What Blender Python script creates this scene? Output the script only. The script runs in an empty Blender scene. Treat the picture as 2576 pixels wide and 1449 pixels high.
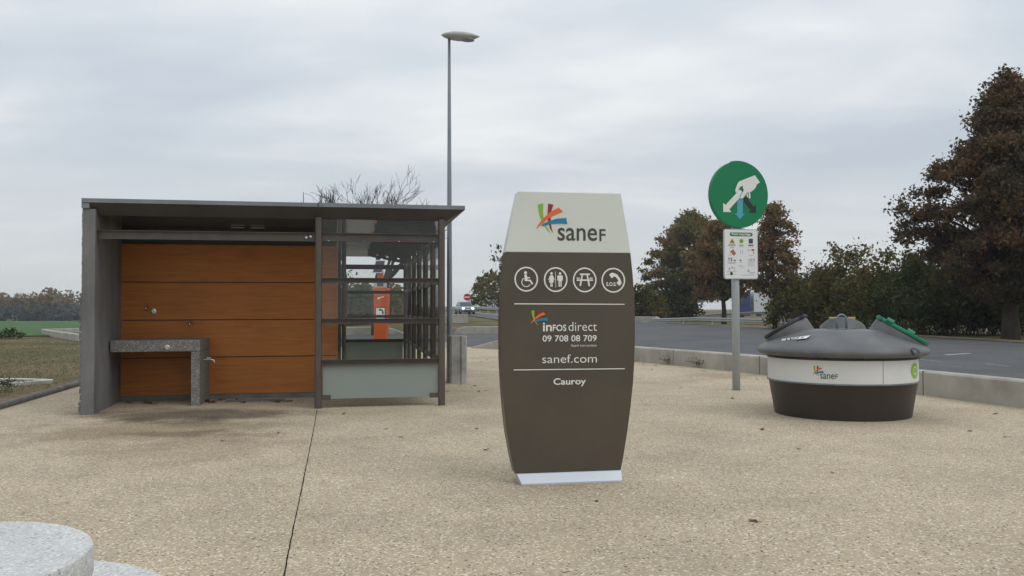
import bpy, bmesh, math, random
import numpy as np
from mathutils import Vector, Matrix, noise
R = math.radians
sc = bpy.context.scene
col = sc.collection

# ------------------------------------------------------------------ camera
CAM_H, F_PX, HOR, ROLL = 1.4, 2119.2, 777.9, -0.003      # pixel units of a 2576 x 1449 frame
PITCH = math.atan((HOR - 724.5) / F_PX)
cam = bpy.data.objects.new('camera', bpy.data.cameras.new('camera'))
col.objects.link(cam)
cam.data.sensor_width = 36; cam.data.lens = 36 * F_PX / 2576
cam.data.clip_start = 0.05; cam.data.clip_end = 4000
cam.matrix_world = Matrix.Translation((0, 0, CAM_H)) @ Matrix.Rotation(R(90) + PITCH, 4, 'X') @ Matrix.Rotation(ROLL, 4, 'Z')
sc.camera = cam
# ------------------------------------------------------------------ exposure
vs = sc.view_settings
vs.view_transform = 'Standard'; vs.look = 'None'; vs.gamma = 1; vs.exposure = 0.0; vs.use_curve_mapping = False
sc.cycles.max_bounces = 8; sc.cycles.transparent_max_bounces = 24; sc.cycles.caustics_reflective = False
# ------------------------------------------------------------------ sky
SUN_EL, SUN_AZ = 48, 125          # degrees; azimuth measured clockwise from +Y
W = bpy.data.worlds.new('World'); sc.world = W; W.use_nodes = True
def build_world():
    nt = W.node_tree; nt.nodes.clear(); N = nt.nodes.new; L = nt.links.new
    out = N('ShaderNodeOutputWorld'); mix = N('ShaderNodeMixShader')
    sky = N('ShaderNodeTexSky'); sky.sky_type = 'NISHITA'; sky.sun_disc = False
    sky.sun_elevation = R(SUN_EL); sky.sun_rotation = R(SUN_AZ)
    b1 = N('ShaderNodeBackground'); b1.inputs[1].default_value = 0.1; L(sky.outputs[0], b1.inputs[0])
    tc = N('ShaderNodeTexCoord'); sep = N('ShaderNodeSeparateXYZ'); L(tc.outputs['Generated'], sep.inputs[0])
    def M(op, a, b=None, c=None):
        n = N('ShaderNodeMath'); n.operation = op
        for i, v in enumerate((a, b, c)):
            if v is None: continue
            if isinstance(v, (int, float)): n.inputs[i].default_value = v
            else: L(v, n.inputs[i])
        return n.outputs[0]
    zc = M('MAXIMUM', sep.outputs[2], 0.0)
    d = M('ADD', zc, 0.16)
    cx = M('DIVIDE', sep.outputs[0], d); cy = M('DIVIDE', sep.outputs[1], d)
    comb = N('ShaderNodeCombineXYZ'); L(cx, comb.inputs[0]); L(cy, comb.inputs[1])
    mp = N('ShaderNodeMapping'); L(comb.outputs[0], mp.inputs[0]); mp.inputs['Rotation'].default_value = (0, 0, R(12)); mp.inputs['Scale'].default_value = (0.75, 1.15, 1); mp.inputs['Location'].default_value = (2.3, 0.9, 0)
    n1 = N('ShaderNodeTexNoise'); n1.inputs['Scale'].default_value = 0.85; n1.inputs['Detail'].default_value = 4; n1.inputs['Roughness'].default_value = 0.48; n1.inputs['Distortion'].default_value = 0.5
    L(mp.outputs[0], n1.inputs['Vector'])
    n2 = N('ShaderNodeTexNoise'); n2.inputs['Scale'].default_value = 2.6; n2.inputs['Detail'].default_value = 5; n2.inputs['Roughness'].default_value = 0.5
    L(mp.outputs[0], n2.inputs['Vector'])
    t = M('ADD', M('MULTIPLY', n1.outputs[0], 0.72), M('MULTIPLY', n2.outputs[0], 0.28))
    rmp = N('ShaderNodeValToRGB'); L(t, rmp.inputs[0])
    e = rmp.color_ramp.elements
    e[0].position = 0.33; e[0].color = (0.55, 0.61, 0.685, 1)
    e[1].position = 0.66; e[1].color = (0.87, 0.895, 0.90, 1)
    m = e.new(0.5); m.color = (0.66, 0.71, 0.765, 1)
    # paler band close to the horizon
    hz = N('ShaderNodeMapRange'); hz.inputs[1].default_value = 0.0; hz.inputs[2].default_value = 0.19; hz.inputs[3].default_value = 0.85; hz.inputs[4].default_value = 0.0
    L(zc, hz.inputs[0])
    mc = N('ShaderNodeMix'); mc.data_type = 'RGBA'; L(hz.outputs[0], mc.inputs['Factor']); L(rmp.outputs[0], mc.inputs['A']); mc.inputs['B'].default_value = (0.745, 0.765, 0.765, 1)
    # an overcast sky is brightest overhead
    st = M('ADD', 0.95, M('MULTIPLY', M('POWER', zc, 1.5), 0.75))
    b2 = N('ShaderNodeBackground'); L(mc.outputs['Result'], b2.inputs[0]); L(st, b2.inputs[1])
    mix.inputs[0].default_value = 0.94
    L(b1.outputs[0], mix.inputs[1]); L(b2.outputs[0], mix.inputs[2]); L(mix.outputs[0], out.inputs[0])
build_world()
# ------------------------------------------------------------------ sun
sun = bpy.data.objects.new('sun', bpy.data.lights.new('sun', 'SUN')); col.objects.link(sun)
sun.data.energy = 0.6; sun.data.angle = R(35); sun.data.color = (1, 0.96, 0.9)
sd = Vector((math.sin(R(SUN_AZ)) * math.cos(R(SUN_EL)), math.cos(R(SUN_AZ)) * math.cos(R(SUN_EL)), math.sin(R(SUN_EL))))
sun.rotation_euler = sd.to_track_quat('Z', 'Y').to_euler(); sun.location = (20, -20, 40)

# ------------------------------------------------------------------ survey helpers
def ray(x, y):
    a, b = x - 1288, y - 724.5
    cr, sr = math.cos(ROLL), math.sin(ROLL)
    a, b = a * cr + b * sr, -a * sr + b * cr
    up = -b / F_PX; cp, sp = math.cos(PITCH), math.sin(PITCH)
    return Vector((a / F_PX, cp - up * sp, sp + up * cp))
C0 = Vector((0, 0, CAM_H))
def G(x, y, z=0.0):
    r = ray(x, y); t = (z - CAM_H) / r.z
    return C0 + r * t
def D(x, y, Y):
    r = ray(x, y); return C0 + r * (Y / r.y)
def smooth(a, b, t):
    t = min(1, max(0, (t - a) / (b - a))); return t * t * (3 - 2 * t)
def gz(X, Y):
    rise = min(1.5, max(0.0, (Y - 48) * 0.0165)) * (1 - smooth(3, 9, X)) * smooth(-26, -15, X)
    left = -smooth(-14, -26, X) * min(2.4, max(0.0, (Y - 42) * 0.0085))
    return rise + left
def GT(x, y):
    r = ray(x, y); t = 3.0
    while t < 600:
        p = C0 + r * t
        if p.z <= gz(p.x, p.y): return Vector((p.x, p.y, gz(p.x, p.y)))
        t += 0.15
    return C0 + r * t

# ------------------------------------------------------------------ materials
MATS = {}
def nodes(name):
    m = bpy.data.materials.new(name); m.use_nodes = True
    nt = m.node_tree; p = nt.nodes['Principled BSDF']; MATS[name] = m
    return m, nt, p
def setp(p, **k):
    for a, v in k.items():
        p.inputs[a.replace('_', ' ')].default_value = v
def mat(name, c, rough=0.6, metal=0.0, var=0.12, scale=6.0, bump=0.0, bscale=60.0, spec=0.5, c2=None, stretch=None):
    """plain surface with two octaves of colour wear and an optional fine bump"""
    m, nt, p = nodes(name); N = nt.nodes.new; L = nt.links.new
    tc = N('ShaderNodeTexCoord'); src = tc.outputs['Object']
    if stretch:
        mp = N('ShaderNodeMapping'); mp.inputs['Scale'].default_value = stretch; L(src, mp.inputs[0]); src = mp.outputs[0]
    n = N('ShaderNodeTexNoise'); n.inputs['Scale'].default_value = scale; n.inputs['Detail'].default_value = 6; n.inputs['Roughness'].default_value = 0.6
    L(src, n.inputs['Vector'])
    r = N('ShaderNodeValToRGB'); L(n.outputs[0], r.inputs[0])
    lo = [max(0, x * (1 - var)) for x in c]; hi = [min(1, x * (1 + var)) for x in (c2 or c)]
    r.color_ramp.elements[0].position = 0.32; r.color_ramp.elements[0].color = (*lo, 1)
    r.color_ramp.elements[1].position = 0.68; r.color_ramp.elements[1].color = (*hi, 1)
    L(r.outputs[0], p.inputs['Base Color'])
    setp(p, Roughness=rough, Metallic=metal); p.inputs['Specular IOR Level'].default_value = spec
    if bump:
        n2 = N('ShaderNodeTexNoise'); n2.inputs['Scale'].default_value = bscale; n2.inputs['Detail'].default_value = 4
        L(src, n2.inputs['Vector'])
        b = N('ShaderNodeBump'); b.inputs['Strength'].default_value = bump; b.inputs['Distance'].default_value = 0.01
        L(n2.outputs[0], b.inputs['Height']); L(b.outputs[0], p.inputs['Normal'])
    return m
def speckle(name, cols, scale, rough=0.8, base_var=0.15, bump=0.4, big=0.4, vstretch=(1, 1, 1)):
    """stone chips: every voronoi cell takes one of the given colours"""
    m, nt, p = nodes(name); N = nt.nodes.new; L = nt.links.new
    tc = N('ShaderNodeTexCoord'); mp = N('ShaderNodeMapping'); mp.inputs['Scale'].default_value = vstretch; L(tc.outputs['Object'], mp.inputs[0])
    v = N('ShaderNodeTexVoronoi'); v.inputs['Scale'].default_value = scale; L(mp.outputs[0], v.inputs['Vector'])
    s = N('ShaderNodeSeparateColor'); L(v.outputs['Color'], s.inputs[0])
    r = N('ShaderNodeValToRGB'); L(s.outputs[0], r.inputs[0]); r.color_ramp.interpolation = 'CONSTANT'
    e = r.color_ramp.elements
    while len(e) > 1: e.remove(e[-1])
    for i, (pos, c) in enumerate(cols):
        if i == 0: e[0].position = pos; e[0].color = (*c, 1)
        else: e.new(pos).color = (*c, 1)
    n = N('ShaderNodeTexNoise'); n.inputs['Scale'].default_value = big; n.inputs['Detail'].default_value = 7; n.inputs['Roughness'].default_value = 0.65
    L(tc.outputs['Object'], n.inputs['Vector'])
    mr = N('ShaderNodeMapRange'); mr.inputs[1].default_value = 0.25; mr.inputs[2].default_value = 0.75; mr.inputs[3].default_value = 1 - base_var; mr.inputs[4].default_value = 1 + base_var
    L(n.outputs[0], mr.inputs[0])
    mul = N('ShaderNodeMix'); mul.data_type = 'RGBA'; mul.blend_type = 'MULTIPLY'; mul.inputs['Factor'].default_value = 1
    L(r.outputs[0], mul.inputs['A']); L(mr.outputs[0], mul.inputs['B'])
    L(mul.outputs['Result'], p.inputs['Base Color']); setp(p, Roughness=rough); p.inputs['Specular IOR Level'].default_value = 0.3
    if bump:
        b = N('ShaderNodeBump'); b.inputs['Strength'].default_value = bump; b.inputs['Distance'].default_value = 0.006
        L(v.outputs['Distance'], b.inputs['Height']); b.invert = True; L(b.outputs[0], p.inputs['Normal'])
    return m, nt, p, mul
def leafmat(name, c1, c2, c3, scale=0.5, rough=0.7):
    """each leaf has its own shade; drifts of leaves turn from one hue to another"""
    m, nt, p = nodes(name); N = nt.nodes.new; L = nt.links.new
    at = N('ShaderNodeAttribute'); at.attribute_name = 'shade'
    tc = N('ShaderNodeTexCoord'); n = N('ShaderNodeTexNoise'); n.inputs['Scale'].default_value = scale; n.inputs['Detail'].default_value = 3
    L(tc.outputs['Object'], n.inputs['Vector'])
    a = N('ShaderNodeMath'); a.operation = 'MULTIPLY_ADD'; L(at.outputs['Fac'], a.inputs[0]); a.inputs[1].default_value = 0.45
    s = N('ShaderNodeMath'); s.operation = 'MULTIPLY_ADD'; L(n.outputs[0], s.inputs[0]); s.inputs[1].default_value = 1.7; s.inputs[2].default_value = -0.58
    L(s.outputs[0], a.inputs[2])
    r = N('ShaderNodeValToRGB'); L(a.outputs[0], r.inputs[0]); e = r.color_ramp.elements
    e[0].position = 0.15; e[0].color = (*c1, 1); e[1].position = 0.9; e[1].color = (*c3, 1); e.new(0.52).color = (*c2, 1)
    L(r.outputs[0], p.inputs['Base Color']); setp(p, Roughness=rough); p.inputs['Specular IOR Level'].default_value = 0.25
    tr = N('ShaderNodeBsdfTranslucent'); L(r.outputs[0], tr.inputs[0]); mx = N('ShaderNodeMixShader'); mx.inputs[0].default_value = 0.36
    out = nt.nodes['Material Output']; L(p.outputs[0], mx.inputs[1]); L(tr.outputs[0], mx.inputs[2]); L(mx.outputs[0], out.inputs[0])
    return m
def glassmat(name, tint, refl=1.0):
    m, nt, p = nodes(name); N = nt.nodes.new; L = nt.links.new; nt.nodes.remove(p)
    t = N('ShaderNodeBsdfTransparent'); t.inputs[0].default_value = (*tint, 1)
    g = N('ShaderNodeBsdfGlossy'); g.inputs['Roughness'].default_value = 0.03
    fr = N('ShaderNodeFresnel'); fr.inputs[0].default_value = 1.5
    k = N('ShaderNodeMath'); k.operation = 'MULTIPLY'; L(fr.outputs[0], k.inputs[0]); k.inputs[1].default_value = refl
    mx = N('ShaderNodeMixShader'); L(k.outputs[0], mx.inputs[0]); L(t.outputs[0], mx.inputs[1]); L(g.outputs[0], mx.inputs[2])
    L(mx.outputs[0], nt.nodes['Material Output'].inputs[0])
    return m

steel = mat('brown painted steel', (0.088, 0.071, 0.058), 0.48, 0, 0.14, 5, 0.05, 90)
zinc = mat('grey zinc trim', (0.20, 0.22, 0.225), 0.5, 0.25, 0.12, 3)
soffit = mat('dark soffit', (0.06, 0.053, 0.05), 0.55, 0, 0.15, 3)
ceiling_m = mat('polished ceiling panel', (0.15, 0.145, 0.14), 0.14, 0.35, 0.1, 2)
dark_m = mat('black steel', (0.022, 0.021, 0.022), 0.5, 0, 0.2, 6)
conc_wall = mat('grey cast concrete', (0.185, 0.182, 0.18), 0.85, 0, 0.3, 1.8, 0.35, 45, 0.25, stretch=(1, 1, 0.55))
conc_pale = mat('pale precast concrete', (0.40, 0.375, 0.325), 0.9, 0, 0.2, 1.6, 0.3, 60, 0.2)
conc_block = mat('weathered concrete', (0.36, 0.355, 0.335), 0.9, 0, 0.3, 3.2, 0.4, 60, 0.2)
kick = mat('cement plinth', (0.17, 0.165, 0.155), 0.9, 0, 0.2, 4, 0.3, 40)
chrome = mat('stainless steel', (0.55, 0.55, 0.54), 0.25, 0.9, 0.08, 10)
white_alu = mat('silver aluminium', (0.56, 0.59, 0.63), 0.4, 0.3, 0.05, 2)
tot_white = mat('off white enamel', (0.68, 0.70, 0.635), 0.4, 0, 0.04, 1.2, spec=0.4)
tot_brown = mat('taupe enamel', (0.088, 0.073, 0.053), 0.38, 0, 0.09, 1.8, spec=0.35)
ink_white = mat('white vinyl', (0.80, 0.79, 0.74), 0.6, 0, 0.02, 4)
ink_dark = mat('dark grey vinyl', (0.06, 0.057, 0.05), 0.6, 0, 0.03, 4)
ink_green = mat('lime green vinyl', (0.25, 0.46, 0.035), 0.6, 0, 0.03, 4)
ink_red = mat('crimson vinyl', (0.32, 0.012, 0.05), 0.6, 0, 0.03, 4)
ink_orange = mat('orange vinyl', (0.80, 0.15, 0.02), 0.6, 0, 0.03, 4)
ink_blue = mat('blue vinyl', (0.012, 0.22, 0.36), 0.6, 0, 0.03, 4)
galv = mat('galvanised steel', (0.20, 0.225, 0.245), 0.55, 0.3, 0.22, 9, stretch=(1, 1, 0.15))
lamp_grey = mat('pale lamp housing', (0.42, 0.43, 0.40), 0.5, 0, 0.08, 6)
lens_m = mat('lamp lens', (0.25, 0.26, 0.26), 0.15, 0, 0.1, 8)
pole_grey = mat('light grey pole paint', (0.42, 0.46, 0.48), 0.45, 0.1, 0.1, 4, stretch=(1, 1, 0.2))
sign_green = mat('green sign enamel', (0.010, 0.205, 0.085), 0.5, 0, 0.05, 2, spec=0.3)
sign_sky = mat('sky blue sign ink', (0.085, 0.36, 0.48), 0.5, 0, 0.03, 2)
sign_black = mat('black sign ink', (0.014, 0.016, 0.02), 0.5, 0, 0.03, 2)
sign_white = mat('white sign face', (0.78, 0.78, 0.775), 0.5, 0, 0.03, 2)
yellow = mat('yellow plastic', (0.42, 0.29, 0.045), 0.5, 0, 0.08, 4)
lid_grey = mat('grey moulded plastic', (0.125, 0.125, 0.125), 0.5, 0, 0.2, 3.0, 0.12, 220, 0.4)
lid_black = mat('black plastic lid', (0.04, 0.042, 0.045), 0.5, 0, 0.1, 4)
lid_green = mat('green plastic lid', (0.01, 0.23, 0.125), 0.45, 0, 0.08, 4)
band_white = mat('white band', (0.70, 0.70, 0.68), 0.45, 0, 0.05, 1.2)
bin_brown = mat('dark brown shell', (0.035, 0.027, 0.024), 0.45, 0, 0.1, 2.5)
red_sign = mat('red road sign', (0.42, 0.012, 0.03), 0.5, 0, 0.05, 3)
sos_orange = mat('orange enamel', (0.52, 0.088, 0.012), 0.4, 0, 0.08, 3)
solar = mat('solar cell', (0.03, 0.035, 0.05), 0.2, 0, 0.1, 12)
bark = mat('bark', (0.055, 0.045, 0.036), 0.95, 0, 0.3, 4, 0.5, 25, 0.1, stretch=(1, 1, 0.25))
twig_m = mat('bare twig bark', (0.045, 0.037, 0.032), 0.95, 0, 0.25, 4)
rail_m = mat('galvanised rail', (0.40, 0.42, 0.42), 0.5, 0.4, 0.12, 3)
car_paint = mat('silver blue car paint', (0.30, 0.335, 0.375), 0.3, 0.5, 0.04, 2)
tyre = mat('tyre rubber', (0.02, 0.02, 0.02), 0.8)
car_glass = mat('car window', (0.04, 0.05, 0.055), 0.08, 0, 0.05, 2)
truck_white = mat('white truck curtain', (0.62, 0.64, 0.66), 0.6, 0, 0.06, 1)
truck_blue = mat('dark blue truck paint', (0.03, 0.045, 0.16), 0.4, 0, 0.08, 2)
line_white = mat('road paint', (0.55, 0.55, 0.53), 0.8, 0, 0.25, 6)
leaf_dry = mat('dry leaf', (0.085, 0.04, 0.02), 0.8, 0, 0.4, 20)
paper = mat('white paper', (0.62, 0.60, 0.55), 0.8, 0, 0.05, 10)
white_edge = mat('whitewashed kerb', (0.52, 0.50, 0.46), 0.9, 0, 0.2, 3)
kerb_m = mat('grey round kerb', (0.17, 0.155, 0.145), 0.85, 0, 0.25, 5)
glass = glassmat('clear pane', (0.955, 0.965, 0.955), 0.7)
def m_frost():
    m, nt, p = nodes('frosted pane'); setp(p, Roughness=0.5); p.inputs['Base Color'].default_value = (0.36, 0.405, 0.37, 1)
    N = nt.nodes.new; L = nt.links.new
    tr = N('ShaderNodeBsdfTranslucent'); tr.inputs[0].default_value = (0.52, 0.58, 0.53, 1); mx = N('ShaderNodeMixShader'); mx.inputs[0].default_value = 0.3
    L(p.outputs[0], mx.inputs[1]); L(tr.outputs[0], mx.inputs[2]); L(mx.outputs[0], nt.nodes['Material Output'].inputs[0])
    return m
frost = m_frost()
def m_lit():
    m, nt, p = nodes('lit headlamp'); p.inputs['Emission Color'].default_value = (0.95, 0.97, 1, 1); p.inputs['Emission Strength'].default_value = 3.0
    return m
headlamp_m = m_lit()
def m_wood():
    m, nt, p = nodes('orange brown wood laminate'); N = nt.nodes.new; L = nt.links.new
    tc = N('ShaderNodeTexCoord'); mp = N('ShaderNodeMapping'); mp.inputs['Scale'].default_value = (1.1, 8, 16); L(tc.outputs['Object'], mp.inputs[0])
    n = N('ShaderNodeTexNoise'); n.inputs['Scale'].default_value = 1.6; n.inputs['Detail'].default_value = 8; n.inputs['Roughness'].default_value = 0.62; n.inputs['Distortion'].default_value = 0.8; L(mp.outputs[0], n.inputs['Vector'])
    n2 = N('ShaderNodeTexNoise'); n2.inputs['Scale'].default_value = 1.3; n2.inputs['Detail'].default_value = 3; L(tc.outputs['Object'], n2.inputs['Vector'])
    a = N('ShaderNodeMath'); a.operation = 'MULTIPLY_ADD'; a.inputs[1].default_value = 0.4; L(n2.outputs[0], a.inputs[0]); L(n.outputs[0], a.inputs[2])
    r = N('ShaderNodeValToRGB'); L(a.outputs[0], r.inputs[0]); e = r.color_ramp.elements
    e[0].position = 0.42; e[0].color = (0.33, 0.112, 0.024, 1); e[1].position = 1.0; e[1].color = (0.52, 0.20, 0.045, 1)
    e.new(0.7).color = (0.435, 0.154, 0.032, 1)
    L(r.outputs[0], p.inputs['Base Color']); setp(p, Roughness=0.55); p.inputs['Specular IOR Level'].default_value = 0.3
    return m
wood = m_wood()
granite_dark, *_ = speckle('dark washed granite', [(0, (0.19, 0.183, 0.17)), (0.3, (0.14, 0.136, 0.13)), (0.5, (0.23, 0.22, 0.20)), (0.8, (0.28, 0.27, 0.25)), (0.94, (0.40, 0.39, 0.36))], 70, 0.8, 0.15, 0.6, 3)
granite_pale, *_ = speckle('pale washed granite', [(0, (0.52, 0.515, 0.495)), (0.3, (0.575, 0.57, 0.545)), (0.6, (0.62, 0.615, 0.585)), (0.86, (0.74, 0.73, 0.70)), (0.965, (0.36, 0.36, 0.35))], 130, 0.85, 0.16, 0.3, 2.5)
def m_pavement():
    m, nt, p, mul = speckle('beige washed aggregate', [(0, (0.38, 0.302, 0.20)), (0.2, (0.455, 0.367, 0.25)), (0.5, (0.42, 0.338, 0.232)), (0.72, (0.51, 0.42, 0.294)), (0.86, (0.68, 0.60, 0.475)), (0.965, (0.15, 0.115, 0.085))], 80, 0.9, 0.2, 0.5, 0.8)
    N = nt.nodes.new; L = nt.links.new
    # dark waste-water stain below the counter, with ragged borders
    tc = N('ShaderNodeTexCoord')
    nz = N('ShaderNodeTexNoise'); nz.inputs['Scale'].default_value = 1.6; nz.inputs['Detail'].default_value = 6; nz.inputs['Roughness'].default_value = 0.65; L(tc.outputs['Object'], nz.inputs['Vector'])
    prev = mul.outputs['Result']
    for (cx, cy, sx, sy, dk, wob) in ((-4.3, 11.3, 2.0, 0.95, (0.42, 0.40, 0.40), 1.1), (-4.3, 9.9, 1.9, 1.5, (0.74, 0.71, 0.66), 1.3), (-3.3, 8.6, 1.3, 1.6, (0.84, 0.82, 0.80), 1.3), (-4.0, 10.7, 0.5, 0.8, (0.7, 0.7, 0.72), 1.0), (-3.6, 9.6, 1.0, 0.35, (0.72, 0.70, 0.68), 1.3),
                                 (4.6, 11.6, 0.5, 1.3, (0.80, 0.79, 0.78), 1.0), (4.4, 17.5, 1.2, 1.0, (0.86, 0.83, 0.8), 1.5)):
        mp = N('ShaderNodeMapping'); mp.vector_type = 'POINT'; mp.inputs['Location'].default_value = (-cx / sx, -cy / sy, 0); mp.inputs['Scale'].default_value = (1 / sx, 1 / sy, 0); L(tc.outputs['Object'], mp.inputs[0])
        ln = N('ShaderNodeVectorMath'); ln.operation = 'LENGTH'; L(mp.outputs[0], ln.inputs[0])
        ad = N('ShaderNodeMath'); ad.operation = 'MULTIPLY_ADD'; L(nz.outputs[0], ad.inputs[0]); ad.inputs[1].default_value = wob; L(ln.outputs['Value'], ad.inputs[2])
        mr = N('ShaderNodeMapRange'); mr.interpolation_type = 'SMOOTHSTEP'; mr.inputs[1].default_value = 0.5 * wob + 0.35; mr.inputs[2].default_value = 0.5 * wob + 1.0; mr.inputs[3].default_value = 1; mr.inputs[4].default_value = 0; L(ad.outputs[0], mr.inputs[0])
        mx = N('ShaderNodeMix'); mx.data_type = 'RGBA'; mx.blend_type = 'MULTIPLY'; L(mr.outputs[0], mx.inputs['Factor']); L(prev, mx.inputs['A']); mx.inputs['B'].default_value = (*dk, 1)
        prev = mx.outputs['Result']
    L(prev, p.inputs['Base Color'])
    return m
pave_m = m_pavement()
asphalt, *_ = speckle('asphalt', [(0, (0.084, 0.083, 0.086)), (0.4, (0.098, 0.097, 0.099)), (0.75, (0.116, 0.115, 0.116)), (0.95, (0.16, 0.158, 0.155))], 45, 0.85, 0.32, 0.3, 0.35, (1, 1, 1))
def m_ground():
    m, nt, p = nodes('rough grass and soil'); N = nt.nodes.new; L = nt.links.new
    tc = N('ShaderNodeTexCoord')
    n = N('ShaderNodeTexNoise'); n.inputs['Scale'].default_value = 0.16; n.inputs['Detail'].default_value = 9; n.inputs['Roughness'].default_value = 0.62; L(tc.outputs['Object'], n.inputs['Vector'])
    r = N('ShaderNodeValToRGB'); L(n.outputs[0], r.inputs[0]); e = r.color_ramp.elements
    e[0].position = 0.36; e[0].color = (0.06, 0.075, 0.028, 1); e[1].position = 0.62; e[1].color = (0.19, 0.145, 0.085, 1); e.new(0.47).color = (0.115, 0.105, 0.05, 1)
    n2 = N('ShaderNodeTexNoise'); n2.inputs['Scale'].default_value = 9; n2.inputs['Detail'].default_value = 5; L(tc.outputs['Object'], n2.inputs['Vector'])
    mr = N('ShaderNodeMapRange'); mr.inputs[1].default_value = 0.3; mr.inputs[2].default_value = 0.7; mr.inputs[3].default_value = 0.65; mr.inputs[4].default_value = 1.35; L(n2.outputs[0], mr.inputs[0])
    mx = N('ShaderNodeMix'); mx.data_type = 'RGBA'; mx.blend_type = 'MULTIPLY'; mx.inputs['Factor'].default_value = 1; L(r.outputs[0], mx.inputs['A']); L(mr.outputs[0], mx.inputs['B'])
    L(mx.outputs['Result'], p.inputs['Base Color']); setp(p, Roughness=0.95); p.inputs['Specular IOR Level'].default_value = 0.1
    b = N('ShaderNodeBump'); b.inputs['Strength'].default_value = 0.8; b.inputs['Distance'].default_value = 0.05; L(n2.outputs[0], b.inputs['Height']); L(b.outputs[0], p.inputs['Normal'])
    return m
ground_m = m_ground()
field_m = mat('young crop field', (0.055, 0.115, 0.042), 0.95, 0, 0.25, 0.12, spec=0.1, c2=(0.075, 0.14, 0.052))
soil_m = mat('bare soil', (0.20, 0.13, 0.085), 0.95, 0, 0.35, 2.5, 0.8, 18, 0.1)
bank_m = mat('dry grass bank', (0.22, 0.17, 0.10), 0.95, 0, 0.3, 1.5, spec=0.1)
lf_big = leafmat('dark russet leaves', (0.062, 0.058, 0.027), (0.115, 0.078, 0.037), (0.21, 0.108, 0.054), 0.42)
lf_mix = leafmat('green and brown leaves', (0.10, 0.13, 0.046), (0.18, 0.15, 0.054), (0.28, 0.165, 0.062), 0.22)
lf_red = leafmat('brown red leaves', (0.11, 0.10, 0.043), (0.19, 0.125, 0.053), (0.27, 0.152, 0.068), 0.4)
lf_green = leafmat('deep green leaves', (0.035, 0.055, 0.016), (0.065, 0.08, 0.024), (0.12, 0.10, 0.03), 0.45)
lf_olive = leafmat('olive yellow leaves', (0.062, 0.068, 0.022), (0.12, 0.108, 0.032), (0.205, 0.142, 0.044), 0.45)
lf_wood = leafmat('autumn wood leaves', (0.12, 0.115, 0.062), (0.21, 0.16, 0.075), (0.31, 0.205, 0.088), 0.05)
lf_under = leafmat('shaded wood edge', (0.06, 0.07, 0.07), (0.085, 0.092, 0.082), (0.115, 0.11, 0.085), 0.06)  # dark bluish tone: shade and haze below the crowns put into the colour
lf_grass = leafmat('grass blades', (0.085, 0.11, 0.04), (0.15, 0.14, 0.06), (0.27, 0.21, 0.11), 0.3)

# ------------------------------------------------------------------ mesh helpers
class MB:
    def __init__(s): s.v = []; s.f = []
    def add(s, vs_, fs):
        o = len(s.v); s.v += [tuple(p) for p in vs_]; s.f += [tuple(i + o for i in f) for f in fs]; return s
    def box(s, x0, x1, y0, y1, z0, z1):
        return s.add([(x0, y0, z0), (x1, y0, z0), (x1, y1, z0), (x0, y1, z0), (x0, y0, z1), (x1, y0, z1), (x1, y1, z1), (x0, y1, z1)],
                     [(3, 2, 1, 0), (4, 5, 6, 7), (0, 1, 5, 4), (1, 2, 6, 5), (2, 3, 7, 6), (3, 0, 4, 7)])
    def loft(s, rings, caps=True):
        n = len(rings[0]); vs_ = [p for r in rings for p in r]; fs = []
        for k in range(len(rings) - 1):
            for i in range(n):
                j = (i + 1) % n; fs.append((k * n + i, k * n + j, (k + 1) * n + j, (k + 1) * n + i))
        if caps: fs.append(tuple(range(n - 1, -1, -1))); fs.append(tuple((len(rings) - 1) * n + i for i in range(n)))
        return s.add(vs_, fs)
    def tube(s, path, rad, n=8, caps=True):
        path = [Vector(p) for p in path]; rings = []
        if isinstance(rad, (int, float)): rad = [rad] * len(path)
        for k, p in enumerate(path):
            d = (path[min(k + 1, len(path) - 1)] - path[max(k - 1, 0)])
            d = d.normalized() if d.length > 1e-9 else Vector((0, 0, 1))
            a = Vector((0, 0, 1)) if abs(d.z) < 0.9 else Vector((1, 0, 0))
            x = d.cross(a).normalized(); y = d.cross(x).normalized()
            rings.append([p + (x * math.cos(2 * math.pi * i / n) + y * math.sin(2 * math.pi * i / n)) * rad[k] for i in range(n)])
        return s.loft(rings, caps)
    def lathe(s, prof, n=48, c=(0, 0, 0), caps=False):
        rings = [[(c[0] + r * math.cos(2 * math.pi * i / n), c[1] + r * math.sin(2 * math.pi * i / n), c[2] + z) for i in range(n)] for r, z in prof]
        return s.loft(rings, caps)
    def prism(s, poly, y0, y1):
        """polygon in the x-z plane pushed from y0 to y1"""
        n = len(poly)
        a = [(x, y0, z) for x, z in poly]; b = [(x, y1, z) for x, z in poly]
        return s.add(a + b, [tuple(range(n)), tuple(range(2 * n - 1, n - 1, -1))] + [(i + n, (i + 1) % n + n, (i + 1) % n, i) for i in range(n)])
    def build(s, name, m, parent=None, smooth=False, bevel=0.0, fixn=True):
        me = bpy.data.meshes.new(name); me.from_pydata(s.v, [], s.f)
        if fixn:
            bm = bmesh.new(); bm.from_mesh(me); bmesh.ops.recalc_face_normals(bm, faces=bm.faces); bm.to_mesh(me); bm.free()
        me.materials.append(m)
        o = bpy.data.objects.new(name, me); col.objects.link(o)
        if parent: o.parent = parent
        if smooth:
            me.polygons.foreach_set('use_smooth', [True] * len(me.polygons))
            if smooth != True:
                try: me.set_sharp_from_angle(angle=R(smooth))
                except Exception: pass
        if bevel:
            b = o.modifiers.new('Bevel', 'BEVEL'); b.width = bevel; b.segments = 2; b.limit_method = 'ANGLE'; b.angle_limit = R(35)
        return o
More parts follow.
